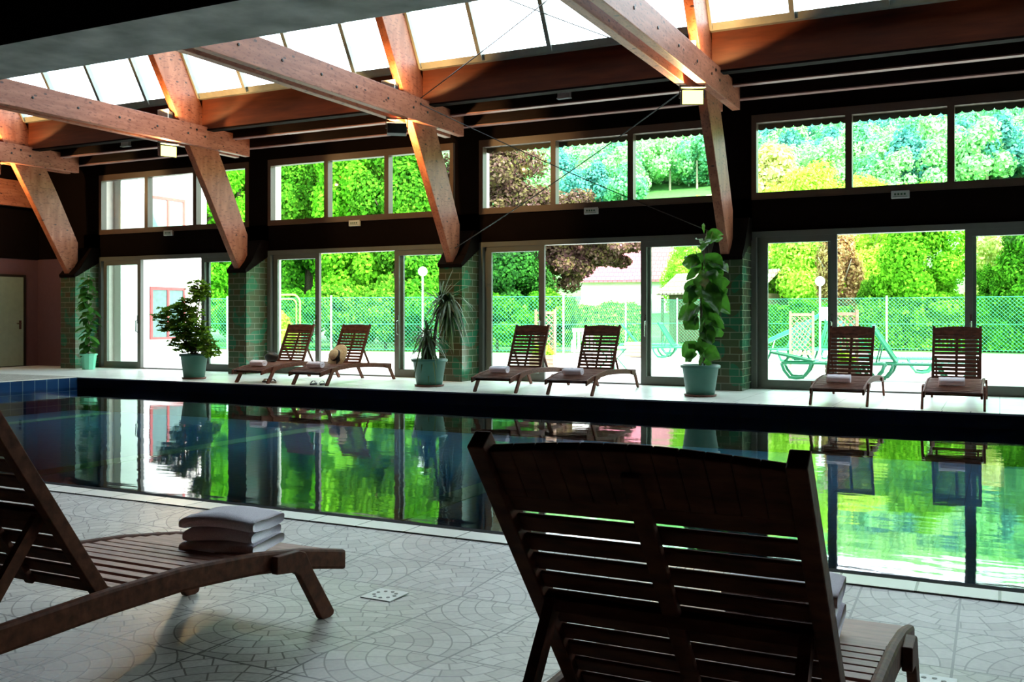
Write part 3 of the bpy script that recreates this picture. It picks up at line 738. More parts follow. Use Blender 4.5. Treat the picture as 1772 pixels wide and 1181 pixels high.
# fiddle-leaf fig
def bigleaf():
    t = NT('fiddle_leaf'); v = t.noise(t.coord(), 9, 4)
    c = t.ramp(v, [(.3, (.010, .04, .008)), (.6, (.035, .12, .018)), (.75, (.085, .24, .045))])
    d = t.bsdf(c, .33, .5, bump=t.noise(t.coord(), 16, 2), bs=.5, bd=.02); tr = t.n('ShaderNodeBsdfTranslucent'); tr.inputs[0].default_value = (.16, .50, .05, 1)
    ms = t.n('ShaderNodeMixShader'); ms.inputs[0].default_value = .2
    t.t.links.new(d, ms.inputs[1]); t.t.links.new(tr.outputs[0], ms.inputs[2]); return t.done(ms.outputs[0])
BIG = bigleaf()
t = thing('fiddle_leaf_fig', 'tall potted fig with huge glossy leaves right of the beech door', 'plant', (-3.92, 14.0, 0))
pot(t, .285, .46, POTG)
stem = [(0, 0, .40), (.01, 0, .9), (0, .02, 1.4), (.03, 0, 1.9), (.06, 0, 2.25), (.10, 0, 2.42)]
m = MB().tube(stem, [.016, .015, .013, .011, .009, .006], 8); m.tube([(.05, .03, .42), (.05, .05, 1.1), (.04, .02, 1.6)], .010, 6)
m.build('stem', BARK, t, smooth=True)
m = MB(); R = random.Random(3)
# (height, sideways, towards the room, direction x, direction z, length, width)
FL = [(.50, .05, -.05, .9, .2, .16, .12), (.66, -.02, -.10, -.5, .5, .26, .24), (.66, .08, -.10, .8, -.1, .30, .26), (.78, -.05, -.1, -.9, -.35, .32, .27), (.80, .03, -.12, .6, .7, .26, .26), (.62, -.1, 0, -1, -.4, .22, .2),
      (.98, -.06, -.06, -.8, .7, .30, .28), (.98, .08, -.04, 1, .3, .32, .28), (1.10, .02, -.06, .4, -.9, .28, .2), (1.15, .10, 0, .8, -.1, .28, .24), (1.12, -.06, -.05, -.9, .35, .27, .27),
      (1.30, -.02, -.10, -.9, -.2, .36, .32), (1.36, .04, -.08, .9, -.55, .42, .26), (1.50, -.02, -.06, -.9, .25, .34, .30), (1.44, .02, -.05, .4, -.9, .45, .25), (1.60, .08, -.08, .9, -.7, .50, .30),
      (1.78, .08, -.05, 1, -.1, .44, .34), (1.70, .04, -.12, .8, -.9, .50, .30), (1.92, .06, -.02, 1, .1, .42, .34), (1.88, -.02, -.06, -.8, -.5, .26, .13), (2.02, -.04, -.05, -1, .5, .32, .22), (2.0, .12, 0, .9, -.35, .4, .3),
      (2.12, .04, -.10, .3, .4, .34, .30), (2.20, .04, -.02, -.3, .8, .26, .26), (2.26, .10, 0, .9, .5, .30, .17), (2.38, .12, 0, 1, .25, .28, .13), (2.38, .06, 0, -.12, 1, .26, .06), (2.30, .08, -.03, .6, .1, .28, .22), (2.08, .10, -.08, .7, -.6, .36, .3), (1.22, .05, -.1, -.1, -1, .3, .26), (.9, 0, -.1, .2, -1, .28, .26), (1.66, 0, -.1, -.7, -.8, .3, .2), (1.25, .05, 0, .8, .5, .34, .26), (1.55, -.05, 0, -.6, .5, .3, .26), (1.85, 0, -.1, .1, -.6, .36, .3), (1.4, 0, -.12, -.3, -1, .36, .28), (1.05, .04, -.1, .6, -.9, .3, .26), (.75, 0, -.12, 0, -.8, .28, .26), (1.95, -.02, 0, -.7, .2, .3, .26), (1.5, .06, -.1, .7, .3, .4, .3), (2.1, .02, -.1, -.3, -.5, .3, .28), (1.75, .05, .05, .9, .5, .36, .3)]
for (z, sx, sy, dx, dz, L_, W_) in FL:
    blade(m, (sx*.6+.02, sy*.4, z), (dx, R.uniform(-.5, .3), dz), L_, W_, droop=R.uniform(.3, .8), cup=R.uniform(.1, .4), nu=10, nv=6, roll_=R.uniform(-1.0, 1.0)+(PI/2.6 if dx > 0 else -PI/2.6), wave=.2)
m.build('foliage', BIG, t, smooth=True)

# rubber plant
t = thing('rubber_plant', 'narrow climbing rubber plant in a pale green faceted pot at left end', 'plant', (-18.08, 15.15, 0))
pot(t, .19, .35, POTL, saucer=False, octo=True)
MB().tube([(0, 0, .3), (.02, 0, 1.0), (-.02, 0, 1.6), (0, 0, 2.1)], [.02, .018, .014, .01], 8).build('stem', BARKP, t, smooth=True)
m = MB(); R = random.Random(11); LG = leafmat('rubber_leaf', [(.012, .05, .010), (.03, .11, .02), (.07, .20, .035)], .2)
for k in range(84):
    z = .40+1.66*(k/83); a = R.uniform(0, 2*PI); e = R.uniform(-.35, .3)
    blade(m, (R.uniform(-.04, .04), R.uniform(-.04, .04), z), (math.cos(a), math.sin(a)-.15, e), R.uniform(.20, .28)*(1.1 if z < 1.9 else .9), R.uniform(.11, .15), droop=.7, cup=.2, nu=6, nv=2, shape='oval', roll_=R.uniform(-.6, .6))
m.build('foliage', LG, t, smooth=True)

# umbrella bush (schefflera)
t = thing('umbrella_bush', 'wide bushy plant in a green pot before the leftmost garden door', 'plant', (-13.54, 13.72, 0))
pot(t, .265, .47, POTG)
m = MB(); tips = [(-.62, 0, 1.22), (-.35, .05, 1.30), (-.05, 0, 1.35), (.16, .05, 1.62), (.33, 0, 1.78), (.35, -.05, 1.1), (.45, 0, .62), (-.25, 0, .8), (.1, -.1, 1.0)]
for tp in [(q[0]-.15, q[1], q[2]) for q in tips]: m.tube([(R.uniform(-.05, .05), 0, .40), (tp[0]*.35, tp[1], .40+(tp[2]-.4)*.5), tp], [.014, .010, .005], 6)
m.build('stems', BARK, t, smooth=True)
cs = [(-.60, 0, 1.20, .17, .15), (-.42, .05, 1.02, .20, .17), (-.32, 0, 1.28, .17, .13), (-.08, 0, 1.25, .22, .17), (-.12, .0, .95, .30, .22), (-.18, 0, .68, .25, .2), (.02, -.05, 1.40, .2, .14), (.14, .05, 1.52, .18, .16), (.26, 0, 1.72, .20, .13), (.36, 0, 1.62, .16, .14), (.12, 0, 1.2, .18, .2), (.28, -.08, .98, .24, .16), (.20, 0, .74, .28, .2), (.40, -.05, .80, .18, .18), (.52, 0, .58, .18, .16), (.02, .1, .58, .28, .12), (-.5, 0, .95, .10, .1), (.58, 0, .50, .12, .1)]
cen, nr = [], []
g = np.random.default_rng(4)
for (x, y, z, rx, rz_) in cs:
    x = x*1.05-.17; z = z+.02
    n = int(10000*rx*rz_)+60; nw = max(6, n//8)
    dd = g.normal(size=(nw, 3)); dd /= np.linalg.norm(dd, axis=1, keepdims=True); pc = np.array([x, y, z])+dd*np.array([rx, .22, rz_])*(g.random((nw, 1))**.4)
    for k in range(7):      # whorls of leaflets
        a = 2*PI*k/7+g.random(nw)*.3; off = np.stack([np.cos(a)*.045, np.sin(a)*.045, -.012*np.ones(nw)], 1)
        cen.append(pc+off); nr.append(np.stack([np.cos(a)*.3, np.sin(a)*.3, np.ones(nw)], 1)+g.normal(size=(nw, 3))*.35)
LS = leafmat('umbrella_leaf', [(.03, .09, .012), (.12, .25, .03), (.32, .48, .07)], .4)
leafobj('foliage', quads('umbrella_foliage', np.concatenate(cen), np.concatenate(nr), .048, LS, 1.9), t)

# dracaena
t = thing('dracaena', 'spiky narrow-leaved potted plant with a drooping head before the third pillar', 'plant', (-8.55, 14.0, 0))
pot(t, .30, .46, POTG)
m = MB(); m.tube([(-.05, 0, .4), (-.06, 0, .62), (-.05, 0, .82)], [.04, .035, .03], 8)
m.tube([(.06, 0, .4), (.10, 0, .8), (.16, 0, 1.2), (.24, -.02, 1.42), (.40, -.04, 1.42)], [.035, .03, .026, .022, .02], 8)
m.build('stems', BARK, t, smooth=True)
m = MB(); R = random.Random(8)
def rosette(c, n, L0, L1, up0, up1, droop, lean=(0, 0)):
    for k in range(n):
        a = R.uniform(0, 2*PI); e = R.uniform(up0, up1)
        blade(m, c, (math.cos(a)*math.cos(e)+lean[0], math.sin(a)*math.cos(e)*.8+lean[1], math.sin(e)), R.uniform(L0, L1), R.uniform(.042, .062), droop=R.uniform(*droop), cup=.3, nu=9, nv=2, shape='strap')
rosette((-.05, 0, .84), 60, .40, .66, -.5, 1.5, (.5, 1.8))
rosette((-.05, 0, .70), 30, .35, .5, -1.3, .0, (.6, 1.5))
rosette((.40, -.04, 1.44), 62, .36, .66, -1.2, .9, (.8, 2.2))
rosette((.40, -.04, 1.32), 42, .3, .6, -1.5, -.3, (.3, 1.0))
rosette((.22, -.02, 1.42), 26, .35, .75, .2, 1.5, (.2, .9))
m.build('foliage', leafmat('dracaena_leaf', [(.012, .04, .012), (.04, .10, .03), (.16, .22, .10)], .15, rough=.35), t)

# ---------------------------------------------------------------- ground outside
m = MB(); m.prism([(-40, 16.05), (12, 16.05), (12, 33.6), (-3.6, 35.8), (-11.2, 36.6), (-12.6, 29.2), (-21, 27.3), (-40, 26.6)], -.25, -.02, 'z'); tag(m.build('terrace', TERR), 'pale sunlit terrace slabs outside the garden doors', 'terrace', kind='structure')
m = MB()
def hz(y): return float(np.interp(y, [15, 60, 170, 400, 430, 900], [-.12, .0, 20, 82, 84, 84]))
ysn = [16.5, 40, 60, 100, 150, 205, 260, 330, 400, 430, 560]
m.add([(x, y, hz(y)) for y in ysn for x in (-520, -120, 40, 200)], [(j*4+i, j*4+i+1, j*4+i+5, j*4+i+4) for j in range(len(ysn)-1) for i in range(3)])
tag(m.build('lawn_and_hillside', GRASS), 'grassy garden ground rising into the wooded hillside', 'ground', kind='structure')
m = MB(); m.add([(-62, 168, hz(168)+.5), (-40, 168, hz(168)+.5), (-44, 196, hz(196)+.6), (-66, 186, hz(186)+.6)], [(0, 1, 2, 3, 4)])
tag(m.build('hill_meadow', MEAD), 'pale dry meadow strip at the foot of the wooded hill', 'meadow', kind='structure')

# wing of the building at the left
t = thing('building_wing', 'white rendered building wing with red framed windows outside the leftmost doors', 'building', (-18.4, 16.3, 0))
MB().box(-3.5, 0, .02, 2.78, -.02, 6.5).build('wall', RENDW, t)
for z0, z1 in ((.62, 1.90), (2.85, 4.12)):
    w_ = MB(); w_.box(-.01, .03, .89, 2.02, z1-.07, z1); w_.box(-.01, .03, .89, 2.02, z0, z0+.05)
    for y0 in (.89, 1.42, 1.95): w_.box(-.01, .03, y0, y0+.07, z0+.05, z1-.07)
    f = w_.build('window', REDF, t); MB().box(-.005, .012, .96, 1.95, z0+.05, z1-.07).build('pane', plain('reflecting_pane', (.20, .30, .28), .08, 1.0), f)

# fence
FP = [(-30, 27.2), (-21, 27.8), (-12.9, 29.6), (-11.5, 37.7), (-3.6, 37.0), (10, 35.0)]
t = thing('chain_link_fence', 'green chain link fence with pale posts around the terrace', 'fence')
H = 1.85
for (a, b) in zip(FP[:-1], FP[1:]):
    A = Vector((*a, 0)); B = Vector((*b, 0)); L = (B-A).length; d = (B-A)/L; p = .13; r = .0036
    m = MB(); n_ = Vector((-d.y, d.x, 0))
    s = -H
    while s < L:
        for sg in (1, -1):
            s0, z0, s1, z1 = (s, 0, s+H, H) if sg > 0 else (s, H, s+H, 0)
            if s0 < 0: z0 = z0+(0-s0)*(z1-z0)/H; s0 = 0
            if s1 > L: z1 = z1-(s1-L)*sg; s1 = L
            if s1-s0 < .02: continue
            P = A+d*s0+Vector((0, 0, z0)); Q = A+d*s1+Vector((0, 0, z1)); o_ = n_*r; k_ = (d*(-sg)+Vector((0, 0, 1))).normalized()*r
            m.add([P+o_, P+k_, P-o_, P-k_, Q+o_, Q+k_, Q-o_, Q-k_], [(0, 1, 5, 4), (1, 2, 6, 5), (2, 3, 7, 6), (3, 0, 4, 7)])
        s += p
    for z in (.05, H*.5, H): m.tube([A+Vector((0, 0, z)), B+Vector((0, 0, z))], .008, 5)
    m.build('wire_mesh', WIREG, t)
    n = max(1, int(L/4))
    for k in range(n):
        P = A+d*(L*k/n); MB().tube([(P.x, P.y, -.1), (P.x, P.y, H+.08)], .032, 8).build('post', POSTG, t)

# yellow pipe frame
t = thing('pipe_frame', 'yellow rounded pipe goal frame behind the second garden door', 'frame', (-21.15, 24.6, 0), .05)
def arch(w, h, r): return [(-w, 0, 0), (-w, 0, h-r)]+[(-w+r-r*math.cos(a), 0, h-r+r*math.sin(a)) for a in np.linspace(.3, PI/2, 5)]+[(w-r+r*math.sin(a), 0, h-r+r*math.cos(a)) for a in np.linspace(0, PI/2-.0, 6)]+[(w, 0, 0)]
MB().tube(arch(1.3, 1.88, .28), .030, 8).build('outer_pipe', YELP, t, smooth=True); MB().tube(arch(1.16, 1.74, .18), .022, 8).build('inner_pipe', YELP, t, smooth=True)
MB().tube([(-1.3, 0, .75), (1.3, 0, .75)], .02, 8).build('crossbar', YELP, t, smooth=True)
# lamp posts
def lamp(x, y, h, r, lb):
    t = thing('globe_lamp', lb, 'garden lamp', (x, y, 0), 0, 'white globe lamps')
    MB().tube([(0, 0, -.1), (0, 0, h-r*.9)], .024, 8).build('pole', WPLAS, t, smooth=True)
    MB().lathe([(r*math.sin(a), h-r*math.cos(a)+0) for a in np.linspace(.25, PI-.02, 14)], 20).build('globe', WPLAS, t, smooth=True)
lamp(-14.2, 22.9, 2.42, .13, 'white globe lamp on a thin pole, seen left of the dracaena')
lamp(-3.98, 25.0, 2.05, .12, 'white globe lamp on a thin pole, above the green slide')

# hedges
def hedge(x0, y0, x1, y1, h, th, lb, n=30000, mat=L_HEDGE, size=.085):
    A = np.array([x0, y0, 0.]); B = np.array([x1, y1, 0.]); L = np.linalg.norm(B-A); d = (B-A)/L; nn = np.array([-d[1], d[0], 0])
    g = np.random.default_rng(int(abs(x0)*10)); u = g.random(n)*L
    f = g.random(n); side = np.where(g.random(n) < .5, -1, 1)
    top = f > .72
    z = np.where(top, h+g.normal(size=n)*.05, g.random(n)*h); v = np.where(top, (g.random(n)-.5)*th, side*th/2+g.normal(size=n)*.05)
    bump = .08*np.sin(u*2.3)+.05*np.sin(u*6.1)
    P = A+d*u[:, None]+nn*v[:, None]; P[:, 2] = z+np.where(top, bump, 0)
    N = nn*np.sign(v)[:, None]*(~top)[:, None]+np.array([0, 0, 1.])*top[:, None]+g.normal(size=(n, 3))*.6
    t = thing('hedge', lb, 'hedge')
    leafobj('leaves', quads('hedge_leaves_mesh', P, N, size, mat, 1.4), t)
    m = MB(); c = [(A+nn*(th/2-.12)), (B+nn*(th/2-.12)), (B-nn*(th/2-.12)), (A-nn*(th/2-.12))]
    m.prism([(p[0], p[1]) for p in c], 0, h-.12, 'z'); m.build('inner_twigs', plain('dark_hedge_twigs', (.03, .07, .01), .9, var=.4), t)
hedge(-22.5, 35.0, -13.2, 38.6, 1.62, 1.0, 'clipped bright green hedge beyond the fence behind the beech door')
hedge(-10.2, 38.6, -5.0, 38.4, 1.55, 1.0, 'darker green hedge behind the fence and the slide', 20000, L_CONI)
hedge(-4.6, 39.4, 9.0, 37.0, 1.75, 1.3, 'loose bright green hedge growing along the right-hand fence', 42000, L_BRIGHT)
# low shrubs beyond the fence (bay 2) and at the right
SH = [crown('shrub_mesh_%d' % k, [(13000, (0, 0, 1.15), (1.7, 1.3, 1.25), 26, .3)], .085, L_CONI, 1.4, seed=20+k) for k in range(3)]
STM = trunk_mb(1.3, .06, 1, 6, .7).mesh('shrub_trunk', BARK)
shr = [(-27.5, 30.3), (-25.2, 30.4), (-22.8, 30.2), (-20.6, 30.6), (-18.4, 30.7), (-16.2, 31.2), (-14.6, 32.4), (-21.8, 33.3), (-18.9, 33.8), (-24.6, 33)]
for k, (x, y) in enumerate(shr):
    tree('shrub', 'round bright green shrub growing just behind the fence, below the tall trees', 'shrub', x, y, -.05, SH[k % 3], STM, .9+.25*((k*7) % 5)/5, k*1.3, 'shrubs behind the chain link fence')
t = tree('shrub', 'round yellow green shrub left of the yellow pipe frame', 'shrub', -21.9, 26.0, -.05, crown('yshrub', [(9000, (0, 0, .75), (.75, .7, .8), 18, .32)], .06, L_YELLOW, 1.4, 33), STM, 1, 0)

# tall trees
TA = [crown('tall_tree_mesh_%d' % k, [(26000, (0, 0, 3.0), (2.7, 2.4, 2.8), 34, .27), (28000, (0, 0, 6.6), (2.8, 2.5, 3.6), 38, .27)], .135, L_CONI if k % 2 else L_BRIGHT, 1.4, seed=40+k) for k in range(4)]
TT = trunk_mb(8, .22, 2, 8, 1.8).mesh('tall_trunk', BARK)
tl = [(-34, 37.5, 1.1), (-30.5, 38.5, 1.0), (-27, 37.5, 1.05), (-24.2, 37.0, .95), (-37.5, 44, 1.2), (-29.5, 45.5, 1.25), (-38.5, 36, 1.1), (-43, 40, 1.2), (-31, 31.5, .85)]
for k, (x, y, s) in enumerate(tl):
    tree('garden_tree', 'tall bright green leafy tree in the dense row behind the left fence', 'tree', x, y, -.1, TA[k % 4], TT, s, k*.9, 'dense green trees behind the left fence')
# copper beech
CB = crown('copper_beech_mesh', [(34000, (0, 0, 5.0), (4.4, 3.2, 3.4), 46, .24), (22000, (3.2, -1.6, 4.9), (3.2, 2.4, 2.3), 34, .24), (16000, (-1.6, 0, 8.2), (3.2, 2.6, 2.8), 30, .26), (9000, (4.9, -2.4, 4.2), (2.0, 1.5, 1.2), 22, .26), (15000, (2.1, -1, 3.3), (2.3, 2, 1.9), 28, .26), (12000, (-.2, 0, 3.0), (2.3, 2, 2.0), 26, .26)], .115, L_COPPER, 1.5, 77)
tree('copper_beech', 'spreading copper beech with dark purple brown leaves behind the third door', 'tree', -20.9, 42.5, 0, CB, trunk_mb(7, .35, 5, 10, 3).mesh('beech_trunk', BARK), 1.0, .35)
tree('dark_tree', 'dark green tree under the copper beech seen through the left pane', 'tree', -19.9, 39.6, 0, crown('dark_tree_mesh', [(26000, (0, 0, 2.5), (2.6, 2.0, 2.4), 30, .3)], .11, L_DARK, 1.4, 78), STM, 1.0, 0)
# house beyond the beech
t = thing('house', 'white house with pink tiled roof partly hidden by the copper beech', 'house', (-25.0, 68, 0), math.radians(10))
MB().box(-3, 15, 0, 8, 0, 4.1).build('wall', RENDW, t); MB().box(-3.03, 15.1, -.4, 0, 0, 2.45).build('lower_wall', plain('mauve_lower_wall', (.52, .30, .40), .8), t)
m = MB(); m.prism([(-.6, 3.9), (4.2, 8.6), (9, 3.9), (9, 3.75), (4.2, 8.4), (-.6, 3.75)], -3.6, 15.6, 'x'); m.build('roof', ROOFP, t)
MB().prism([(0, 4.1), (8, 4.1), (4.2, 8.2)], -2.9, 14.9, 'x').build('gable', RENDW, t)
for x in (4.9, 6.6):
    f = MB().box(x, x+.8, -.03, .04, 2.62, 2.92).build('window', plain('dark_window', (.06, .06, .07), .3), t)
    MB().box(x+.25, x+.28, -.045, -.03, 2.62, 2.92).build('glazing_bar', RENDW, f)
# hut
t = thing('garden_hut', 'small wooden garden hut with a brown tiled gable roof behind the fig', 'hut', (-14.4, 44.6, 0), math.radians(-28))
HW = wood('hut_boards', (.12, .07, .05), (.26, .16, .11), (8, 8, 1))
MB().box(.25, 5.7, .3, 2.2, 0, 2.2).build('walls', HW, t)
m = MB(); 
m.prism([(-.1, 2.2), (1.25, 3.15), (2.6, 2.2), (2.6, 2.3), (1.25, 3.27), (-.1, 2.3)], -.2, 6.0, 'x'); m.build('roof', ROOFB, t)
MB().prism([(.2, 2.2), (2.3, 2.2), (1.25, 3.0)], .25, .32, 'x').build('gable', HW, t)
for p in ((-.1, .1), (-.1, 2.4)): MB().box(p[0], p[0]+.1, p[1], p[1]+.1, 0, 2.1).build('post', HW, t)
# right-hand trees
YG = crown('yellow_tree_mesh', [(24000, (0, 0, 3.0), (2.8, 2.2, 3.0), 32, .28), (13000, (0, 0, 6), (2.4, 2.2, 2.6), 26, .3)], .10, L_YELLOW, 1.5, 90)
T2 = trunk_mb(6, .13, 9, 8, .9).mesh('slender_trunk', BARKP)
tree('willow', 'feathery yellow green tree behind the hut and the slide', 'tree', -7.6, 44.5, -.4, YG, T2, 1.02, 0)
tree('willow', 'feathery yellow green tree seen between fig leaves beside the house', 'tree', -14.4, 51, -.2, YG, T2, .95, 2)
tree('willow', 'feathery yellow green tree filling the gap above the lattice screen', 'tree', -6.2, 54, -.4, YG, T2, 1.1, 3)
tree('red_leaved_tree', 'slim tree with copper brown leaves right of the lounger stile', 'tree', -5.75, 40.5, 0, crown('red_tree_mesh', [(16000, (0, 0, 2.9), (.95, .9, 2.3), 30, .34)], .09, leafmat('copper_brown_leaves', [(.10, .04, .03), (.28, .15, .06), (.55, .42, .16), (.62, .36, .22)], .35), 1.5, 91), T2, 1, 0)
MP = crown('maple_mesh', [(20000, (0, 0, 2.9), (1.9, 1.7, 2.1), 34, .3), (9000, (.6, 0, 1.2), (1.9, 1.4, .9), 22, .32), (9000, (-.3, 0, 5.0), (1.6, 1.4, 1.3), 22, .32)], .095, L_BRIGHT, 1.4, 92)
tree('maple', 'bright green young maple with a thin trunk between the two right loungers', 'tree', -2.6, 38.9, 0, MP, trunk_mb(4, .09, 12, 6, 1.1).mesh('maple_trunk', BARK), 1, 0)
tree('pale_tree', 'pale cream blossoming tree right of the young maple', 'tree', .2, 47, 0, crown('pale_tree_mesh', [(16000, (0, 0, 3.6), (2.4, 2.2, 2.4), 28, .3)], .11, L_PALE, 1.4, 93), T2, 1.0, 0)
tree('pale_tree', 'tall yellowish tree top showing in the lower left of the rightmost upper window', 'tree', -12.6, 61.5, 2.5, crown('pale_tree_mesh2', [(8000, (0, 0, 6.4), (3.2, 2.8, 2.9), 20, .34)], .22, L_PALE, 1.4, 94), TT, 1.0, 0)
TJ = trunk_mb(4.6, .10, 14, 6, .6).mesh('thuja_trunk', BARK)
RT = crown('thuja_mesh', [(22000, (0, 0, 2.0), (1.5, 1.3, 2.2), 30, .3), (13000, (0, 0, 4.2), (1.3, 1.2, 2.0), 26, .3)], .085, L_CONI, 1.4, 95)
for k, (x, y, s) in enumerate([(1.0, 38.0, .95), (2.6, 37.3, 1.05), (4.4, 37.0, 1.1), (6.2, 36.4, 1.1), (-.3, 38.4, .5), (-4.4, 39.2, .45)]):
    tree('thuja', 'dense green conifer bush standing along the right-hand fence' if s > .6 else ('low green bush behind the fence left of the maple' if x < -3 else 'low green bush behind the fence right of the maple'), 'bush', x, y, 0, RT, TJ, s, k, 'conifers at the right fence' if s > .6 else None)
# far houses at the right
t = thing('cottage', 'small white cottage seen above the large lattice screen', 'house', (-6.9, 62, 0), .1)
MB().box(0, 2.6, 0, 4, 0, 2.5).build('wall', RENDW, t); MB().box(.4, .9, -.04, 0, 1.4, 2.0).build('window', plain('grey_window', (.1, .12, .12), .3), t)
MB().prism([(-.3, 2.4), (2, 3.3), (4.3, 2.4)], -.2, 2.8, 'x').build('roof', ROOFP, t)
t = thing('farmhouse', 'pinkish farmhouse with a low red roof at the right of the open door', 'house', (-1.2, 58, 0), -.25)
MB().box(0, 6, 0, 5, 0, 2.0).build('wall', plain('pink_render', (.85, .62, .55), .8), t)
MB().prism([(-.5, 1.95), (2.5, 3.2), (5.5, 1.95)], -.4, 6.4, 'x').build('roof', plain('dark_red_roof', (.36, .12, .12), .7), t)

# ---------------------------------------------------------------- terrace furniture
def plastic_lounger(x, y, rz, lb, mat=GPLAS, group='green plastic sun loungers on the terrace', el=58):
    t = thing('plastic_lounger', lb, 'sun lounger', (x, y, 0), rz, group)
    # local: foot at +x, head at -x ; side loops as legs
    m = MB()
    for s in (-.30, .30):
        MB().tube([(-.55, s, .30), (1.25, s, .30), (1.30, s, .27)], .026, 8).build('side_rail', mat, t)
    m.box(0.0, 1.28, -.31, .31, .295, .315)
    for k in range(11): m.box(.05+k*.11, .12+k*.11, -.27, .27, .315, .33)
    m.build('seat', mat, t)
    for s in (-.30, .30):
        for cx in (-.28, 1.0):
            MB().tube([(cx-.27, s, .30), (cx-.22, s, .16), (cx-.12, s, .035), (cx, s, .02), (cx+.12, s, .035), (cx+.22, s, .16), (cx+.27, s, .30)], .030, 8).build('leg', mat, t, smooth=True)
    e = math.radians(el); M = Matrix.Rotation(-(PI-e), 4, 'Y'); m = MB()
    M = Matrix.Translation((.02, 0, .33)) @ Matrix.Rotation(PI+e, 4, 'Y')
    for s in (-.27, .27): m.box(0, .78, s-.025, s+.025, -.02, .02, M)
    m.box(.72, .80, -.29, .29, -.02, .02, M); m.box(0, .06, -.27, .27, -.02, .02, M)
    for k in range(6): m.box(.05, .74, -.24+k*.087, -.24+k*.087+.045, -.008, .008, M)
    m.build('backrest', mat, t)
    p = M @ Vector((.45, 0, .0)); m = MB()
    for s in (-.22, .22): m.tube([(p.x, s, p.z), (p.x-.10, s, .30)], .016, 6)
    m.build('backrest_prop', mat, t)
    return t
plastic_lounger(-1.72, 19.25, .0, 'green plastic lounger with raised back between the two right wooden loungers')
plastic_lounger(-2.45, 21.9, .1, 'green plastic lounger further back beside the lattice screen')
plastic_lounger(-3.15, 18.98, .10, 'green plastic lounger lying nearly flat, nearest the glass of the right-hand fixed pane', el=12)
plastic_lounger(-4.95, 27.2, PI+1.15, 'green plastic lounger with raised back at the left of the pair by the slide')
plastic_lounger(-4.15, 27.5, PI+1.15, 'green plastic lounger with raised back at the right of the pair by the slide', el=64)
plastic_lounger(-8.4, 27.2, .1, 'pale green plastic lounger left of the fig, beyond the glass')
plastic_lounger(-10.3, 29.5, 0.3, 'distant green plastic lounger left of the fence post', el=50)
# white chair and table
t = thing('garden_table', 'round white garden table with green legs between the beech-door loungers', 'table', (-7.4, 19.6, 0))
MB().lathe([(.38, .50), (.40, .505), (.40, .53), (.02, .53)], 28).build('tabletop', WPLAS, t)
for k in range(4):
    a = k*PI/2+.5; MB().tube([(.3*math.cos(a), .3*math.sin(a), .50), (.10*math.cos(a), .1*math.sin(a), .28), (.34*math.cos(a), .34*math.sin(a), 0)], .018, 6).build('leg', GPLAS, t)
t = thing('garden_chair', 'white plastic garden chair behind the left lounger of the beech pair', 'chair', (-8.2, 19.9, 0), .4)
M0 = Matrix.Translation((0, .2, .42)) @ Matrix.Rotation(math.radians(-12), 4, 'X')
MB().box(-.24, .24, -.24, .22, .40, .43).build('seat', WPLAS, t, bevel=.01)
m = MB(); m.box(-.24, .24, -.012, .012, .42, .50, M0)
for k in range(5): m.box(-.22+k*.095, -.16+k*.095, -.01, .01, 0, .44, M0)
m.build('backrest', WPLAS, t)
for (a, b) in ((-.21, -.2), (.21, -.2), (-.21, .2), (.21, .2)): MB().tube([(a*.9, b*.9, .42), (a*1.1, b*1.15, 0)], .018, 6).build('leg', WPLAS, t)
for s in (-.25, .25): MB().tube([(s, .2, .64), (s, -.1, .64), (s, -.22, .60), (s, -.22, .40)], .016, 6).build('armrest', WPLAS, t)
# lattice screens with planters
def lattice(x, y, rz, lb, w_=.55, h=1.30, planter=True):
    t = thing('lattice_screen', lb, 'lattice screen', (x, y, 0), rz)
    m = MB(); m.box(-w_/2, -w_/2+.05, -.025, .025, 0, h); m.box(w_/2-.05, w_/2, -.025, .025, 0, h); m.box(-w_/2+.05, w_/2-.05, -.02, .02, h-.11, h-.05); m.box(-w_/2+.05, w_/2-.05, -.02, .02, .3, .35)
    m.build('frame', LATT, t)
    m = MB(); W2 = w_-.1; z0, z1 = .35, h-.11; Hh = z1-z0
    s = -Hh
    while s < W2:
        for sg in (1, -1):
            a0, a1 = max(s, 0), min(s+Hh, W2)
            if a1-a0 < .04: continue
            za, zb = (z0+a0-s, z0+a1-s) if sg > 0 else (z1-(a0-s), z1-(a1-s))
            yy = .006*sg; q = .014
            m.add([(a0-W2/2, yy-.004, za-q), (a0-W2/2, yy-.004, za+q), (a1-W2/2, yy-.004, zb+q), (a1-W2/2, yy-.004, zb-q), (a0-W2/2, yy+.004, za-q), (a0-W2/2, yy+.004, za+q), (a1-W2/2, yy+.004, zb+q), (a1-W2/2, yy+.004, zb-q)], [(0, 1, 2, 3), (7, 6, 5, 4), (1, 5, 6, 2), (0, 3, 7, 4)])
        s += .12
    m.build('lattice', LATT, t)
    if planter:
        m = MB(); m.box(-w_/2-.02, w_/2+.02, -.40, -.05, 0, .30)
        m.build('planter', LATT, t)
        m = MB()
        for k in range(3): m.box(-w_/2-.03, w_/2+.03, -.41, -.40, .03+k*.09, .10+k*.09)
        m.build('planter_slats', LATT, t)
        a, b = blob_pts(500, (0, -.22, .42), (.26, .16, .16), 5, lumps=8, lump=.5); leafobj('flowers', quads('planter_leaves', a, b, .05, L_YELLOW, 1.3), t)
lattice(-2.65, 19.3, .1, 'wooden lattice screen with planter behind the lounger at right')
lattice(-4.05, 22.9, .1, 'wooden lattice screen left of the right-hand door stile', planter=False)
lattice(-9.3, 20.3, .2, 'wooden lattice screen behind the left lounger of the beech pair', w_=.5, h=1.34)
t = thing('planter_box', 'wicker planter box on the terrace beside the distant loungers', 'planter', (-9.6, 27.5, 0))
MB().box(-.3, .3, -.3, .3, 0, .42).build('box_body', LATT, t, bevel=.01)
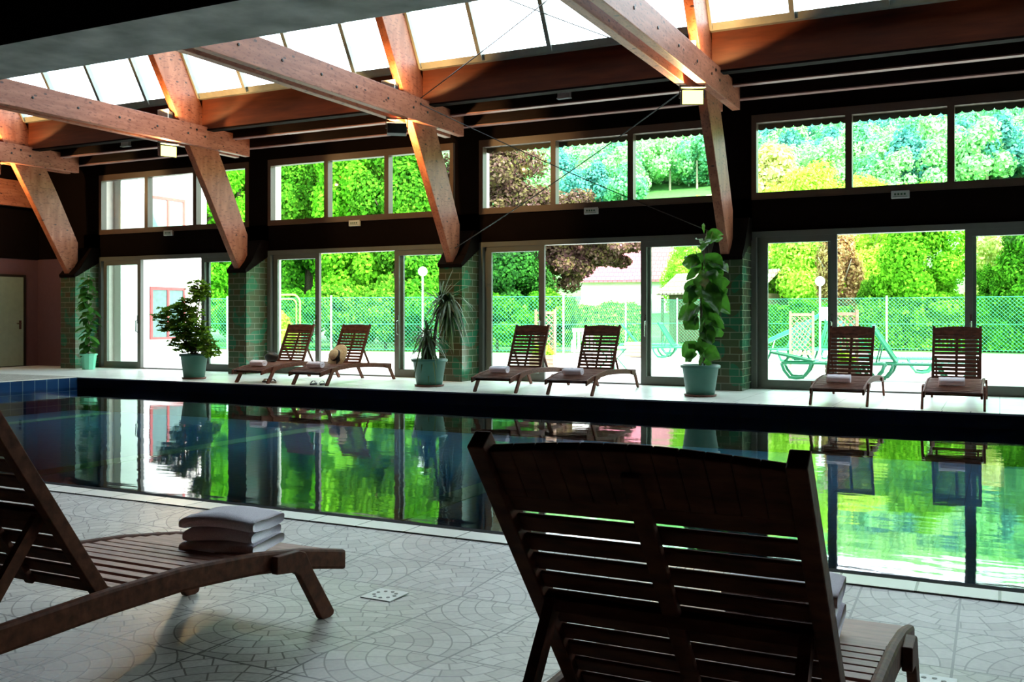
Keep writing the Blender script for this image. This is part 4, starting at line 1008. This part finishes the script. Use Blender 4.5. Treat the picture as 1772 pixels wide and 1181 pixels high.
m = MB()
for k in range(4): m.box(-.31, .31, -.31, -.30, .04+k*.10, .09+k*.10)
m.build('slats', BARKP, t)
# parasol base
t = thing('parasol_base', 'white round parasol base with a short pole on the terrace', 'parasol base', (-9.75, 25.6, 0))
MB().lathe([(.28, 0), (.28, .05), (.10, .09), (.03, .12), (.03, .35)], 20).build('foot', WPLAS, t)
# slide
t = thing('playground_slide', 'green plastic slide with a white platform panel by the fence', 'slide', (-5.6, 33.5, 0), .05)
m = MB(); m.grid(lambda u, v: (-1.6+1.9*u, (v-.5)*.42, .18+1.0*(u**1.15)+.10*math.sin(2*PI*u)*.3+.14*(abs(v-.5)*2)**3), 16, 8)
s_ = m.build('chute', plain('green_slide_plastic', (.02, .30, .14), .3), t, smooth=True); md = s_.modifiers.new('t', 'SOLIDIFY'); md.thickness = .03
MB().box(.28, .72, -.22, .22, 1.05, 1.50).build('platform_panel', WPLAS, t, bevel=.02)
for s in (-.2, .2): MB().tube([(.45, s, 1.1), (.75, s, 0)], .03, 8).build('ladder_rail', GPLAS, t)
MB().tube([(-1.35, .25, 0), (-1.2, .25, .5)], .02, 6).build('support', WPLAS, t)

# ---------------------------------------------------------------- wooded hillside
g = np.random.default_rng(21)
FM = []
for k in range(5):
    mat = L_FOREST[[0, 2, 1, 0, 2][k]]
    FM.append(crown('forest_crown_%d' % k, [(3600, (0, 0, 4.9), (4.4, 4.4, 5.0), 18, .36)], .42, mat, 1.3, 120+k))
FT = MB().tube([(0, 0, -1), (0, 0, 5)], [.22, .14], 5).mesh('forest_trunk', BARKP)
pts = []
for _ in range(9000):
    y = 168+232*g.random()**.9
    xl = -.50*y; xr = .06*y
    x = xl+(xr-xl)*g.random()
    if not (-.36*y < x < -.225*y and y < 198) and all((x-a)**2+(y-b)**2 > 20 for a, b in pts): pts.append((x, y))
    if len(pts) >= 1250: break
pts.sort(key=lambda p: p[0]**2+p[1]**2)
for k, (x, y) in enumerate(pts[:300]):
    t = thing('forest_tree', 'leafy tree in the wood covering the distant hillside', 'tree', (x, y, hz(y)), g.random()*6.28, 'nearer trees of the hillside wood'); s = .8+.5*g.random(); t.scale = (s, s, s)
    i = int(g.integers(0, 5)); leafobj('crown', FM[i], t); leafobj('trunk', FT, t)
def far_wood(pl, name, mat, lb, seed):
    cs, ns = [], []
    for k, (x, y) in enumerate(pl):
        a, b = blob_pts(420, (x, y, hz(y)+5.2), (4.2, 4.2, 4.8), seed+k, lumps=8, lump=.45); cs.append(a); ns.append(b)
    o = leafobj(name, quads(name+'_mesh', np.concatenate(cs), np.concatenate(ns), 1.0, mat, 1.2)); tag(o, lb, 'woodland', kind='stuff')
rest = pts[300:]
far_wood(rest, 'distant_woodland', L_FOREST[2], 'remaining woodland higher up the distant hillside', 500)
